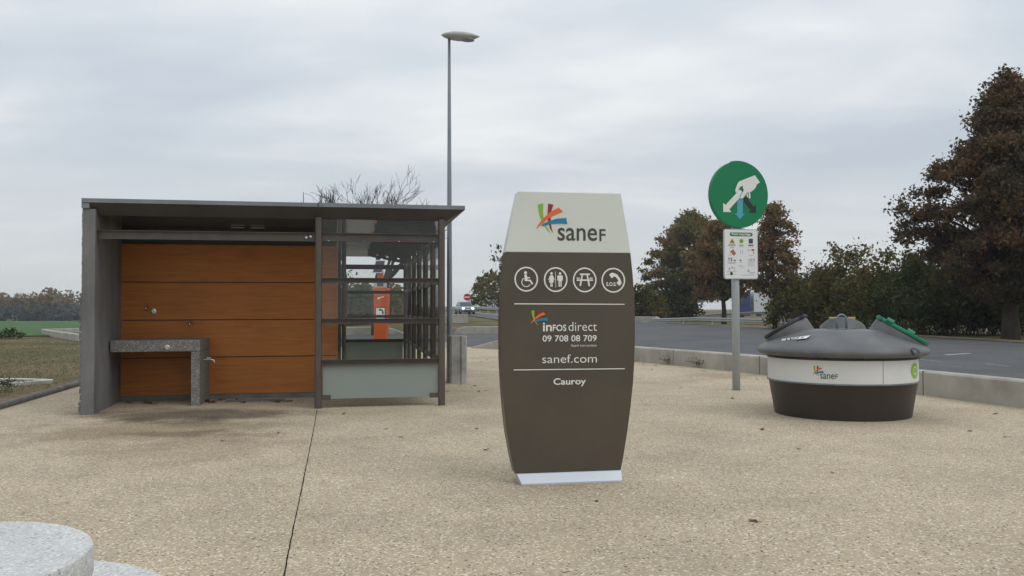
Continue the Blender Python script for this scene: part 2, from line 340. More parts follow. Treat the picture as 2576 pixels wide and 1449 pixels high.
def thing(name, label, cat, loc=(0, 0, 0), rz=0.0, group=None):
    o = bpy.data.objects.new(name, None); col.objects.link(o); o.location = loc; o.rotation_euler = (0, 0, rz); o.empty_display_size = 0.2
    o['label'] = label; o['category'] = cat
    if group: o['group'] = group
    return o
def tag(o, label, cat, group=None, kind=None):
    o['label'] = label; o['category'] = cat
    if group: o['group'] = group
    if kind: o['kind'] = kind
    return o
def struct(o): o['kind'] = 'structure'; return o
class Face:
    """a vertical flat face of a thing: surveys pixels onto it and lays flat lettering on it"""
    def __init__(s, p, rz):
        s.p = Vector(p); s.r = Vector((math.cos(rz), math.sin(rz), 0)); s.n = Vector((math.sin(rz), -math.cos(rz), 0))
    def at(s, x, y, off=0.0):
        r = ray(x, y); q = s.p + s.n * off; t = (q - C0).dot(s.n) / r.dot(s.n); w = C0 + r * t - s.p
        return (w.dot(s.r), w.z)
def flat(polys, off, name, m, parent):
    if name in ('dark_symbol', 'red_symbol', 'grey_symbol', 'yellow_symbol', 'small_print') and len(polys) > 1:
        for q in polys: flat([q], off, name, m, parent)
        return
    mb = MB()
    for poly in polys: mb.add([(x, -off, z) for x, z in poly], [tuple(range(len(poly)))])
    o = mb.build(name, m, parent, fixn=False)
    return o
def circle(cx, cz, rx, rz=None, n=24, a0=0, a1=360):
    rz = rz or rx
    return [(cx + rx * math.cos(R(a0 + (a1 - a0) * i / n)), cz + rz * math.sin(R(a0 + (a1 - a0) * i / n))) for i in range(n)]
def ring(cx, cz, rx, rz, w, n=40, a0=0, a1=360):
    out = []
    for i in range(n):
        a, b = R(a0 + (a1 - a0) * i / n), R(a0 + (a1 - a0) * (i + 1) / n)
        out.append([(cx + rx * math.cos(a), cz + rz * math.sin(a)), (cx + rx * math.cos(b), cz + rz * math.sin(b)),
                    (cx + (rx - w) * math.cos(b), cz + (rz - w) * math.sin(b)), (cx + (rx - w) * math.cos(a), cz + (rz - w) * math.sin(a))])
    return out
def text_shape(s, bold=0.0):
    """vertices and faces of a line of lettering, scaled to a unit box"""
    c = bpy.data.curves.new('lettering', 'FONT'); c.body = s; c.offset = bold; c.resolution_u = 4; c.fill_mode = 'FRONT'
    o = bpy.data.objects.new('lettering', c); col.objects.link(o); bpy.context.view_layer.update()
    me = o.evaluated_get(bpy.context.evaluated_depsgraph_get()).to_mesh()
    v = np.array([x.co[:2] for x in me.vertices]); f = [tuple(p.vertices) for p in me.polygons]
    lo, hi = v.min(0), v.max(0); v = (v - lo) / (hi - lo)
    o.to_mesh_clear(); bpy.data.objects.remove(o); bpy.data.curves.remove(c)
    return v, f
def text(items, off, name, m, parent):
    """items: (string, s0, s1, z0, z1, bold) boxes on the face"""
    for s, a, b, z0, z1, bold in items:
        v, f = text_shape(s, bold); MB().add([(a + (b - a) * x, -off, z0 + (z1 - z0) * y) for x, y in v], f).build(name, m, parent, fixn=False)
LOGO = {'green': [(448, 213), (455, 270), (470, 330), (500, 395), (535, 445), (567, 475), (545, 440), (515, 390), (500, 340), (495, 280), (497, 203)],
        'red': [(543, 203), (537, 290), (540, 360), (555, 420), (588, 476), (577, 440), (567, 390), (566, 320), (575, 260), (591, 212)],
        'orange': [(640, 238), (560, 280), (490, 345), (450, 400), (432, 438), (470, 402), (520, 358), (590, 312), (678, 275)],
        'blue': [(708, 332), (620, 340), (540, 365), (478, 402), (490, 410), (560, 391), (640, 383), (718, 387)]}
def logo(box, off, parent):
    """four ribbon strokes inside box (s0, s1, z0, z1)"""
    s0, s1, z0, z1 = box
    for k, m in (('green', ink_green), ('red', ink_red), ('orange', ink_orange), ('blue', ink_blue)):
        off += 0.0006
        flat([[(s0 + (x - 432) / 286 * (s1 - s0), z1 - (y - 203) / 275 * (z1 - z0)) for x, y in LOGO[k]]], off, 'emblem', m, parent)

# ------------------------------------------------------------------ terrain, road, pavement
def build_ground():
    xs = list(np.arange(-60, 60.1, 2.0)); xs = [-900, -500, -300, -200, -140, -100, -80] + xs + [80, 110, 160, 250, 400, 900]
    ys = [-60, -30, -15, -6] + list(np.arange(0, 130.1, 2.0)) + [140, 160, 190, 230, 280, 340, 420, 600, 900, 1400]
    mb = MB(); nx = len(xs)
    vs_ = [(x, y, gz(x, y) - 0.03) for y in ys for x in xs]
    fs = [(j * nx + i, j * nx + i + 1, (j + 1) * nx + i + 1, (j + 1) * nx + i) for j in range(len(ys) - 1) for i in range(nx - 1)]
    o = mb.add(vs_, fs).build('ground', ground_m, smooth=True); struct(o)
build_ground()
def sheet(name, m, poly, dz, step=0):
    """flat or terrain-following sheet from a list of (x, y)"""
    mb = MB().add([(x, y, gz(x, y) + dz) for x, y in poly], [tuple(range(len(poly)))])
    o = mb.build(name, m, fixn=False); struct(o); return o
def strip(name, m, a, b, dz):
    """ribbon between two polylines of equal length"""
    n = len(a); mb = MB()
    mb.add([(x, y, gz(x, y) + dz) for x, y in a] + [(x, y, gz(x, y) + dz) for x, y in b], [(i, i + 1, n + i + 1, n + i) for i in range(n - 1)])
    o = mb.build(name, m); struct(o); return o
def xy(x, y): p = GT(x, y); return (p.x, p.y)
wall_pix = [(1187, 875.8), (1254, 878), (1350, 884), (1470, 895), (1600, 910), (1720, 921.5), (1843, 934.5), (1960, 948), (2100, 964), (2308, 992.5), (2440, 1010), (2576, 1028), (2700, 1047)]
wall_xy = [xy(*p) for p in wall_pix]
wall_xy += [(wall_xy[-1][0] + 0.55, 9.2), (wall_xy[-1][0] + 0.9, 6.0), (wall_xy[-1][0] + 1.2, 0.0)]
def spline(pts, n=6):
    out = []
    P = [pts[0]] + list(pts) + [pts[-1]]
    for i in range(1, len(P) - 2):
        for k in range(n):
            t = k / n; p0, p1, p2, p3 = [Vector(q) for q in P[i - 1:i + 3]]
            out.append(tuple(0.5 * ((2 * p1) + (-p0 + p2) * t + (2 * p0 - 5 * p1 + 4 * p2 - p3) * t * t + (-p0 + 3 * p1 - 3 * p2 + p3) * t ** 3)))
    out.append(tuple(pts[-1])); return out
# smooth the surveyed line so that the wall runs in one clean curve
def relax(pts, k=12):
    p = [Vector(q) for q in pts]
    for _ in range(k):
        p = [p[0]] + [p[i] * 0.5 + (p[i - 1] + p[i + 1]) * 0.25 for i in range(1, len(p) - 1)] + [p[-1]]
    return [tuple(q) for q in p]
wall_line = relax(spline(wall_xy, 5), 14)
def offset(pts, d):
    out = []
    for i, p in enumerate(pts):
        a = Vector(pts[max(i - 1, 0)]); b = Vector(pts[min(i + 1, len(pts) - 1)]); t = (b - a).normalized()
        out.append((p[0] - t.y * d, p[1] + t.x * d))
    return out
kerb_a, kerb_b = xy(0, 1030), xy(200, 970)
kd = (Vector(kerb_b) - Vector(kerb_a)); kd /= kd.y
def kx(Y): return kerb_a[0] + kd.x * (Y - kerb_a[1])
pave_poly = [(kx(-4), -4), (kx(6), 6), kerb_a, kerb_b, (kx(22), 22), (kx(31.5), 31.5)] + [(-1.6, 31.6)] + [p for p in wall_line if True] + [(wall_line[-1][0] + 0.2, -4)]
pv = MB().add([(x, y, 0.0) for x, y in pave_poly], [tuple(range(len(pave_poly)))]).build('pavement', pave_m, fixn=False); struct(pv)
road_out = [(-15, 31.6), (-1.6, 31.6)] + [(p[0], p[1]) for p in offset(wall_line, 0.02)]
road_poly = road_out + [(wall_line[-1][0] + 0.3, -20), (70, -20), (34, 20), xy(2576, 862), xy(2330, 848), xy(2000, 829), xy(1800, 818.5), xy(1672, 812.5), xy(1560, 811), (7, 60), (5, 49.2), (-15.2, 49.2)]
sheet('road', asphalt, road_poly, -0.012)
verge_in = [xy(2700, 869), xy(2576, 862), xy(2330, 848), xy(2000, 829), xy(1800, 818.5), xy(1672, 812.5)]
strip('verge', bank_m, verge_in, [(x + 1.2, y + 2.2) for x, y in verge_in], 0.012)
slip_far = [xy(*p) for p in ((940, 787), (1040, 786.3), (1100, 786), (1190, 786.3), (1255, 792), (1330, 797), (1400, 800))]
slip_near = [xy(*p) for p in ((940, 795), (1040, 793.5), (1100, 792.8), (1174, 793.2), (1255, 806), (1330, 815), (1400, 822))]
def dense(a, n=6):
    out = []
    for i in range(len(a) - 1):
        for k in range(n): out.append(tuple(Vector(a[i]).lerp(Vector(a[i + 1]), k / n)))
    return out + [a[-1]]
strip('slip_road', asphalt, dense(slip_far), dense(slip_near), 0.03)
strip('road_edge_line', line_white, dense(slip_far[2:]), [(x - 0.15, y - 0.9) for x, y in dense(slip_far[2:])], 0.045)
# painted lines on the lane
line_worn = mat('worn road paint', (0.22, 0.22, 0.215), 0.9, 0, 0.4, 9)
def mark(a, b, w, dz=0.004, m=line_white):
    a, b = Vector(a), Vector(b); d = (b - a).normalized(); n = Vector((-d.y, d.x)) * w / 2
    P = [a + n, b + n, b - n, a - n]
    struct(MB().add([(p.x, p.y, gz(p.x, p.y) - 0.012 + dz) for p in P], [(0, 1, 2, 3)]).build('road_marking', m))
mark(xy(1100, 851), xy(1470, 849), 0.22); mark(xy(1100, 873), xy(1202, 872.5), 0.14)
for p, q, w in (((2378, 892), (2440, 888.5), .14), ((2306, 903), (2372, 910), .12), ((2478, 914), (2540, 921), .12), ((2390, 921), (2420, 923), .10), ((1772, 835.5), (1830, 833.5), .22), ((1985, 862), (2000, 864), .15)):
    mark(xy(*p), xy(*q), w, m=line_white if p[0] in (2378, 1772) else line_worn)
for k in range(7): mark((-3.55 + 0.0 * k, 33.0 + 1.35 * k), (-1.9, 33.0 + 1.35 * k), 0.55)
# expansion joint in the pavement
def joint(pix, w, name):
    random.seed(4); pts = [Vector(xy(*p)) for p in pix]; a = dense([tuple(p) for p in pts], 14); L_, R_ = [], []
    for i, p in enumerate(a):
        j = random.uniform(-0.0016, 0.0016); ww = w * random.uniform(0.7, 1.25); L_.append((p[0] + j - ww, p[1])); R_.append((p[0] + j + ww, p[1]))
    strip(name, joint_m, L_, R_, 0.003)
joint_m = mat('joint filler', (0.008, 0.008, 0.008), 1.0, 0, 0.1, 6, spec=0.0)
joint([(798, 1033), (790, 1075), (776, 1150), (757, 1240), (738, 1335), (716, 1449), (690, 1600)], 0.0036, 'pavement_joint')
# bare soil beside the kerb, crop field beyond the grass
strip('soil', soil_m, [(kx(Y) - 0.06, Y) for Y in (5, 9, 11, 12, 13, 14, 15, 16)], [(kx(Y) - w, Y) for Y, w in ((5, 1.5), (9, 1.3), (11, 1.2), (12, .95), (13, .75), (14, .55), (15, .4), (16, .1))], -0.012)
fl = [(-900, 75), (-120, 62), (-60, 52), (-34, 47.5), (-25, 47), (-16, 62), (-12, 110), (-8, 300)]
def build_field():
    xs = [-900, -600, -400, -300, -220, -160, -120, -90, -70, -55, -45, -38, -33, -29, -26.5]
    mb = MB(); ys = [0, 4, 8, 14, 20, 28, 40, 60, 90, 130, 180, 240, 320]
    def y0(x): return np.interp(x, [-900, -120, -60, -34, -26], [75, 62, 52, 47.5, 48.5])
    nx = len(xs)
    mb.add([(x, y0(x) + d, gz(x, y0(x) + d) + 0.02) for d in ys for x in xs], [(j * nx + i, j * nx + i + 1, (j + 1) * nx + i + 1, (j + 1) * nx + i) for j in range(len(ys) - 1) for i in range(nx - 1)])
    struct(mb.build('field', field_m, smooth=True))
build_field()
# round kerb along the pavement edge
kb = MB().tube([(kx(Y) - 0.03, Y, 0.02) for Y in (-4, 3, 8, 11, 12.5, 14, 16, 20, 26, 31.5)], 0.065, 10).build('round_kerb', kerb_m, smooth=True)
tag(kb, 'round grey kerb edging the pavement beside the bare soil', 'kerb')

# ------------------------------------------------------------------ low concrete walls
def low_wall(pts, h, w, label, m=conc_pale, slope0=0.0, slope1=0.0, joints=(), name='low_wall', group=None, base=-0.1):
    """wall along a polyline with a chamfered top; slopeX ramps its ends down"""
    pts = [Vector(p) for p in pts]; L_ = [0]
    for i in range(1, len(pts)): L_.append(L_[-1] + (pts[i] - pts[i - 1]).length)
    T = L_[-1]; rings = []
    for i, p in enumerate(pts):
        d = (pts[min(i + 1, len(pts) - 1)] - pts[max(i - 1, 0)]).normalized(); n = Vector((-d.y, d.x)) * w / 2
        k = 1.0
        if slope0 and L_[i] < slope0: k = 0.12 + 0.88 * L_[i] / slope0
        if slope1 and T - L_[i] < slope1: k = min(k, 0.12 + 0.88 * (T - L_[i]) / slope1)
        z = gz(p.x, p.y); hh = h * k; c = 0.025
        sec = [(1, base), (1, hh - c), (0.82, hh), (-0.82, hh), (-1, hh - c), (-1, base)]
        rings.append([(p.x + n.x * a, p.y + n.y * a, z + b) for a, b in sec])
    o = MB().loft(rings).build(name, m); tag(o, label, 'wall', group)
    return o
inner = offset(wall_line, 0.15)
i1 = next(i for i, p in enumerate(wall_line) if p[1] < 30.0 and i > 3)
low_wall(inner, 0.385, 0.30, 'long low concrete wall curving from the bollard past the recycling container', slope0=1.6)
# its casting joints and dark cracks
long_wall = bpy.data.objects['low_wall']
for px in ((1906, 943), (2308, 992.5), (1700, 919)):
    p = GT(*px); q_ = min(range(len(wall_line) - 1), key=lambda i: (Vector(wall_line[i]) - Vector((p.x, p.y))).length)
    a = Vector(wall_line[q_]); d_ = (Vector(wall_line[q_ + 1]) - a).normalized(); n_ = Vector((-d_.y, d_.x)); w_ = 0.006 if px[0] != 1700 else 0.003
    pts = [a - d_ * w_ - n_ * .004, a + d_ * w_ - n_ * .004, a + d_ * w_ + n_ * .304, a - d_ * w_ + n_ * .304]
    MB().loft([[(v.x, v.y, 0.0) for v in pts], [(v.x, v.y, 0.386) for v in pts]]).build('joint', dark_m, long_wall)
A_line = [D(x, 841.5, 47.3) for x in (640, 720, 800, 860, 940, 990, 1000, 1022)]
low_wall([(p.x, p.y) for p in dense([(q.x, q.y, 0) for q in A_line], 3) for p in [Vector(p)]], 0.42, 0.4, 'low concrete wall beyond the glass shelter, ending in a slope', slope1=1.0)
B_line = [D(x, 840, 48.2) for x in (1142, 1150, 1200, 1260, 1340, 1420, 1500)]
low_wall([(p[0], p[1]) for p in dense([(q.x, q.y) for q in B_line], 3)], 0.42, 0.4, 'low concrete wall across the lane behind the bollard and lamp post', slope0=0.3)
b = GT(1120, 811); c = GT(1176, 811)
low_wall([(b.x, b.y), ((b.x + c.x) / 2, (b.y + c.y) / 2), (c.x, c.y)], 0.66, 0.6, 'short thick concrete barrier in the grass below the silver car')
b = GT(1560, 811); c = GT(1674, 812)
low_wall([(b.x, b.y), (b.x * .5 + c.x * .5, b.y * .5 + c.y * .5), (c.x - 0.9, c.y), (c.x, c.y)], 0.62, 0.55, 'short pale barrier end at the foot of the roadside trees', slope1=0.9)
lp = [xy(420, 893), xy(320, 876), xy(255, 865), xy(198, 856.5), xy(150, 848.5), xy(122, 842.5), xy(112, 839)]
lp += [(lp[-1][0] + 0.15, lp[-1][1] + 2.2), (lp[-1][0] + 0.9, lp[-1][1] + 4.0), (lp[-1][0] + 2.6, lp[-1][1] + 5.2), (lp[-1][0] + 5, lp[-1][1] + 6.1), (lp[-1][0] + 9, lp[-1][1] + 7)]
low_wall(spline(lp, 4), 0.30, 0.28, 'low pale wall looping round at the edge of the green field', base=-0.5)
def culvert():
    o = MB(); c = xy(-20, 962)
    pts = [(c[0] - 2.6, c[1] + .60), (c[0] + .2, c[1] + .62), (c[0] + 1.0, c[1] + 0.36), (c[0] + 1.12, c[1] + 0.1), (c[0] + .75, c[1] - .46), (c[0] - 2.6, c[1] - .55)]
    inn = [(c[0] - 2.6, c[1] + .40), (c[0] + .1, c[1] + .42), (c[0] + 0.82, c[1] + 0.22), (c[0] + 0.92, c[1] + 0.1), (c[0] + .62, c[1] - .30), (c[0] - 2.6, c[1] - .39)]
    n = len(pts); z = 0.03
    o.add([(x, y, z) for x, y in pts] + [(x, y, z) for x, y in inn] + [(x, y, -.1) for x, y in pts] + [(x, y, -.1) for x, y in inn],
          [(i, i + 1, n + i + 1, n + i) for i in range(n - 1)] + [(i, i + 1, 2 * n + i + 1, 2 * n + i) for i in range(n - 1)] + [(n + i, n + i + 1, 3 * n + i + 1, 3 * n + i) for i in range(n - 1)])
    tag(o.build('concrete_drain', white_edge), 'white concrete rim of a drain set in the grass left of the shelter', 'drain')
culvert()

# ------------------------------------------------------------------ rest-stop shelter
YAW = 0.1889
def build_shelter():
    S = thing('rest_shelter', 'rest stop shelter with concrete side wall, wood panels and glazed corridor', 'building', (-5.785, 11.319, 0), YAW)
    ZR, ZE, ZC = 2.913, 2.853, 2.70
    U1, U2, UR, VB, VK = 3.10, 4.86, 5.19, 1.70, 8.45
    # concrete side wall, slightly splayed, with a coarse outer face
    mb = MB()
    mb.loft([[(0.0, 0.0, -0.05), (0.165, 0.0, -0.05), (0.055, VB + .35, -0.05), (-0.115, VB + .35, -0.05)],
             [(0.0, 0.0, ZE - 0.08), (0.165, 0.0, ZE - 0.08), (0.055, VB + .35, ZE - 0.08), (-0.115, VB + .35, ZE - 0.08)]])
    w = mb.build('side_wall', conc_wall, S, bevel=0.006)
    random.seed(2); rb = MB(); z = 0.03
    while z < 2.68:
        h = random.uniform(0.045, 0.08); d = random.uniform(0.006, 0.036) if z < 1.5 else random.uniform(0.002, 0.008)
        rb.loft([[(-d, 0.012, z), (-0.0025, 0.012, z), (-0.1145, VB + .3, z), (-0.112 - d, VB + .3, z)], [(-d, 0.012, z + h), (-0.0025, 0.012, z + h), (-0.1145, VB + .3, z + h), (-0.112 - d, VB + .3, z + h)]])
        z += h + random.uniform(0.012, 0.03)
    rb.build('rough_facing', conc_wall, S)
    # roof slab with sloping eaves
    out = [(-0.005, -0.025), (UR, -0.025), (UR, VK + 0.5), (-0.06, VK + 0.5)]; inn = [(0.16, 0.13), (UR - 0.26, 0.13), (UR - 0.26, VK + 0.3), (0.1, VK + 0.3)]
    mb = MB()
    mb.loft([[(x, y, ZC) for x, y in inn], [(x, y, ZE) for x, y in out]], caps=False).build('eaves', soffit, S)
    MB().add([(x, y, ZC + 0.001) for x, y in inn], [(0, 1, 2, 3)]).build('ceiling', ceiling_m, S)
    mb = MB(); mb.loft([[(x, y, ZE) for x, y in out], [(x, y, ZR) for x, y in out]])
    # two sheets with a visible joint above the middle post
    mb = MB()
    for a, b in ((-0.005, U1 - 0.008), (U1 + 0.008, UR)):
        mb.box(a, b, -0.03, VK + 0.5, ZE + 0.001, ZR)
    rf = mb.build('roof', zinc, S, bevel=0.004)
    MB().box(U1 - 0.02, U1 + 0.02, -0.028, 0.1, ZE - .01, ZR - .002).build('roof_joint', dark_m, rf)
    MB().box(-0.006, 0.09, -0.02, VB, ZE - 0.075, ZE).build('end_cap', zinc, S)
    # back wall of the recess: four wood panels on a plinth
    zs = [0.075, 0.661, 1.247, 1.838, 2.437]; UW = 3.33
    for a, b in zip(zs[:-1], zs[1:]):
        MB().box(0.06, UW, VB, VB + 0.03, a + 0.007, b - 0.007).build('wood_panel', wood, S, bevel=0.002)
    MB().box(0.058, UW - 0.002, VB + 0.031, VB + 0.2, 0.0, ZC + 0.1).build('backing_wall', dark_m, S)
    MB().box(0.05, UW - 0.01, VB + 0.012, VB + 0.03, -0.02, 0.081).build('plinth', kick, S)
    MB().box(0.07, UW, VB + 0.001, VB + 0.03, 2.45, ZC).build('clerestory_panel', dark_m, S)
    # return of the wood wall along the corridor
    MB().box(UW - 0.029, UW + 0.001, VB + 0.031, VB + 1.2, 0.05, 2.43).build('wood_return', wood, S)
    # thin pale metal strips below the recess ceiling
    for u in (1.72, 2.02):
        MB().box(u, u + 0.2, 1.45, 1.47, ZC - 0.022, ZC - 0.012).build('ceiling_strip', white_alu, S)
    # rolled channels: web with two lips towards the front
    def channel_u(u0, u1, v, z0, z1, dep=0.055, t=0.009, name='rail', par=S):
        m_ = MB(); m_.box(u0, u1, v + dep - t, v + dep, z0, z1); m_.box(u0, u1, v, v + dep - t - .0005, z1 - t, z1 - .0005); m_.box(u0, u1, v, v + dep - t - .0005, z0 + .0005, z0 + t)
        return m_.build(name, steel, par)
    def channel_v(v0, v1, u, z0, z1, dep=0.055, t=0.009, name='rail'):
        m_ = MB(); m_.box(u, u + t, v0, v1, z0, z1); m_.box(u + t + .0005, u + dep, v0, v1, z1 - t, z1 - .0005); m_.box(u + t + .0005, u + dep, v0, v1, z0 + .0005, z0 + t)
        return m_.build(name, steel, S)
    hb = channel_u(0.14, U1 - 0.05, 0.07, 2.375, 2.497, name='beam')
    for u, z in ((U1 - 0.17, 2.43), (U1 - 0.11, 2.445)):
        b_ = MB().tube([(u, 0.10, z), (u, 0.118, z)], 0.017, 14).build('bolt', chrome, hb)
    # posts
    def post(u, v, r=0.05, name='post', z1=ZC):
        pts = []
        for i in range(20):
            a = 2 * math.pi * i / 20; x, y = math.cos(a), math.sin(a); k = (abs(x) ** 3.2 + abs(y) ** 3.2) ** (-1 / 3.2); pts.append((u + r * x * k, v + r * y * k))
        return MB().loft([[(x, y, -0.05) for x, y in pts], [(x, y, z1 + 0.02) for x, y in pts]]).build(name, steel, S, smooth=40)
    post(U1, 0.12); post(U2, 0.12)
    vlist = [1.47, 2.87, 4.27, 5.67, 7.05]
    for v in vlist: post(U2, v, 0.042)
    post(U2, VK, 0.05); post(3.28, VK, 0.045)
    for v in (3.4, 5.2, 6.9): post(3.42, v, 0.03)
    # rails front and back, along the side
    bars = [(1.785, 1.857), (1.20, 1.273), (0.612, 0.689)]
    hd = channel_u(U1 + 0.052, U2 - 0.052, 0.07, 2.375, 2.50, name='header')
    for k in range(4):
        u = U1 + 0.14 + k * 0.5
        MB().tube([(u, 0.065, 2.386), (u, 0.069, 2.386)], 0.008, 8).build('bolt', chrome, hd)
    for z0, z1 in bars:
        channel_u(U1 + 0.046, U2 - 0.046, 0.07, z0, z1)
        channel_u(3.33, U2 - 0.046, VK - 0.02, z0, z1)
    channel_u(3.33, U2 - 0.046, VK - 0.02, 2.375, 2.49)
    vv = [0.17] + vlist + [VK]
    for a, b in zip([0.12] + vlist, vlist + [VK]):
        for z0, z1 in bars: channel_v(a + 0.05, b - 0.05, U2 - 0.02, z0, z1)
        channel_v(a + 0.05, b - 0.05, U2 - 0.02, 2.375, 2.49)
    for v0, v1 in ((3.43, 5.17), (5.23, 6.87), (6.93, 8.4)):
        for z0, z1 in bars[:2]: channel_v(v0, v1, 3.41, z0 + .01, z1 - .01)
    # panes
    GV = 0.135
    MB().box(U1 + 0.055, U2 - 0.055, GV, GV + 0.010, 2.50, ZC - 0.002).build('pane', glass, S)
    MB().box(U1 + 0.055, U2 - 0.055, GV, GV + 0.010, 0.66, 2.368).build('pane', glass, S)
    MB().box(3.34, U2 - 0.06, VK + 0.045, VK + 0.055, 0.64, 2.36).build('pane', glass, S)
    for a, b in zip([0.12] + vlist, vlist + [VK]):
        MB().box(U2 + 0.004, U2 + 0.012, a + 0.06, b - 0.06, 0.69, 2.37).build('pane', glass, S)
        if a > 5.6: MB().box(U2 + 0.004, U2 + 0.012, a + 0.06, b - 0.06, 0.14, 0.60).build('frosted_pane', frost, S)
    MB().box(U1 + 0.062, U2 - 0.052, 0.128, 0.138, 0.13, 0.608).build('frosted_pane', frost, S)
    MB().box(3.335, U2 - 0.06, VK + 0.045, VK + 0.055, 0.10, 0.61).build('frosted_pane', frost, S)
    for u in (U1 + 0.055, U2 - 0.175): MB().box(u, u + 0.12, 0.115, 0.127, 0.115, 0.185).build('pane_clamp', steel, S)
    # tapered rafters with lightening holes above the corridor
    def rafter(v):
        poly = [(U2 - 0.95, ZC), (U2 - 0.95, ZC - 0.09), (U2 - 0.05, ZC - 0.27), (U2 - 0.05, ZC)]
        m_ = MB(); hs = [(U2 - 0.72, ZC - 0.065, 0.026), (U2 - 0.5, ZC - 0.085, 0.038), (U2 - 0.25, ZC - 0.11, 0.05)]
        bm = bmesh.new()
        # one plate per bay around each hole: fan quads between hole and bay outline
        edges = [U2 - 0.95, U2 - 0.61, U2 - 0.385, U2 - 0.05]
        for k, (cx, cz, r) in enumerate(hs):
            x0, x1 = edges[k], edges[k + 1]
            zb = lambda x: ZC - 0.09 - (x - (U2 - 0.95)) / 0.90 * 0.18
            n = 20; o_, i_ = [], []
            for i in range(n):
                a = 2 * math.pi * i / n; dx, dz = math.cos(a), math.sin(a); t = 9
                if dx > 1e-6: t = min(t, (x1 - cx) / dx)
                if dx < -1e-6: t = min(t, (x0 - cx) / dx)
                if dz > 1e-6: t = min(t, (ZC - cz) / dz)
                sl = -0.2; den = dz - sl * dx
                if den < -1e-6: t = min(t, (zb(cx) - cz) / den)
                o_.append((cx + dx * t, cz + dz * t)); i_.append((cx + dx * r, cz + dz * r))
            m_.add([(x, v, z) for x, z in o_] + [(x, v, z) for x, z in i_] + [(x, v + .012, z) for x, z in o_] + [(x, v + .012, z) for x, z in i_],
                   [(i, (i + 1) % n, n + (i + 1) % n, n + i) for i in range(n)] + [(2 * n + (i + 1) % n, 2 * n + i, 3 * n + i, 3 * n + (i + 1) % n) for i in range(n)] + [(n + i, n + (i + 1) % n, 3 * n + (i + 1) % n, 3 * n + i) for i in range(n)])
        m_.build('rafter', dark_m, S, fixn=False)
    for v in [0.45] + vlist: rafter(v)
    # wash-place fittings on the wood wall: spouts and push buttons
    def spout(u, z, v0=VB, L_=0.13):
        return MB().tube([(u, v0, z), (u, v0 - L_ * .7, z + 0.005), (u, v0 - L_, z - 0.02), (u, v0 - L_ - 0.005, z - 0.06)], [0.022, 0.018, 0.017, 0.015], 10).build('tap', chrome, S, smooth=True)
    def knob(u, z):
        return MB().tube([(u, VB, z), (u, VB - 0.03, z), (u, VB - 0.032, z), (u, VB - 0.055, z)], [0.045, 0.042, 0.026, 0.022], 16).build('push_button', chrome, S, smooth=30)
    spout(0.46, 1.46); knob(0.55, 1.385); spout(1.10, 1.215)
    return S
shelter = build_shelter()
def build_counter():
    c, s = math.cos(YAW), math.sin(YAW)
    P = G(502, 1020.5); P0 = Vector((-5.785, 11.319, 0)); d = P - P0
    u1, v0 = d.x * c + d.y * s, -d.x * s + d.y * c
    T = thing('wash_counter', 'concrete wash counter with one leg standing below the taps', 'counter', P0, YAW)
    h1 = G(502, 854).y; 
    zt, zb = 0.965, 0.795
    v1 = 1.695
    uL = 0.175
    n = 24; bowl = [(uL + 0.55 + 0.2 * math.cos(2 * math.pi * i / n), v0 + 0.42 + 0.15 * math.sin(2 * math.pi * i / n)) for i in range(n)]
    MB().box(uL - 0.03, u1, v0, v1, zb, zt).build('slab', granite_dark, T, bevel=0.012)
    MB().box(u1 - 0.125, u1 - 0.003, v0 + 0.004, v1, -0.02, zb - 0.001).build('leg', granite_dark, T, bevel=0.01)
    MB().tube([(0.93, v0 + 0.002, 0.86), (0.93, v0 - 0.012, 0.86), (0.93, v0 - 0.014, 0.86), (0.93, v0 - 0.03, 0.86)], [0.042, 0.04, 0.026, 0.022], 18).build('push_button', chrome, T, smooth=30)
    tp = MB(); tp.tube([(u1 - 0.003, v0 + 0.3, 0.66), (u1 + 0.10, v0 + 0.3, 0.66), (u1 + 0.15, v0 + 0.3, 0.645), (u1 + 0.16, v0 + 0.3, 0.61)], [0.016, 0.015, 0.013, 0.012], 10); tp.box(u1 + 0.05, u1 + 0.11, v0 + 0.27, v0 + 0.33, 0.675, 0.69)
    tp.build('tap', chrome, T, smooth=40)
build_counter()
g0 = G(640, 1009); gr = MB()
for k in range(9): gr.box(-0.42, 0.42, -0.1 + k * 0.024, -0.1 + k * 0.024 + 0.012, 0.004, 0.012)
gr.box(-0.45, 0.45, -0.12, -0.1015, 0.003, 0.014); gr.box(-0.45, 0.45, 0.106, 0.12, 0.003, 0.014)
o = gr.build('drain_grate', kick); o.location = (g0.x, g0.y + 0.02, 0); o.rotation_euler = (0, 0, YAW); tag(o, 'flat drain grate in the pavement below the wood panels', 'drain')

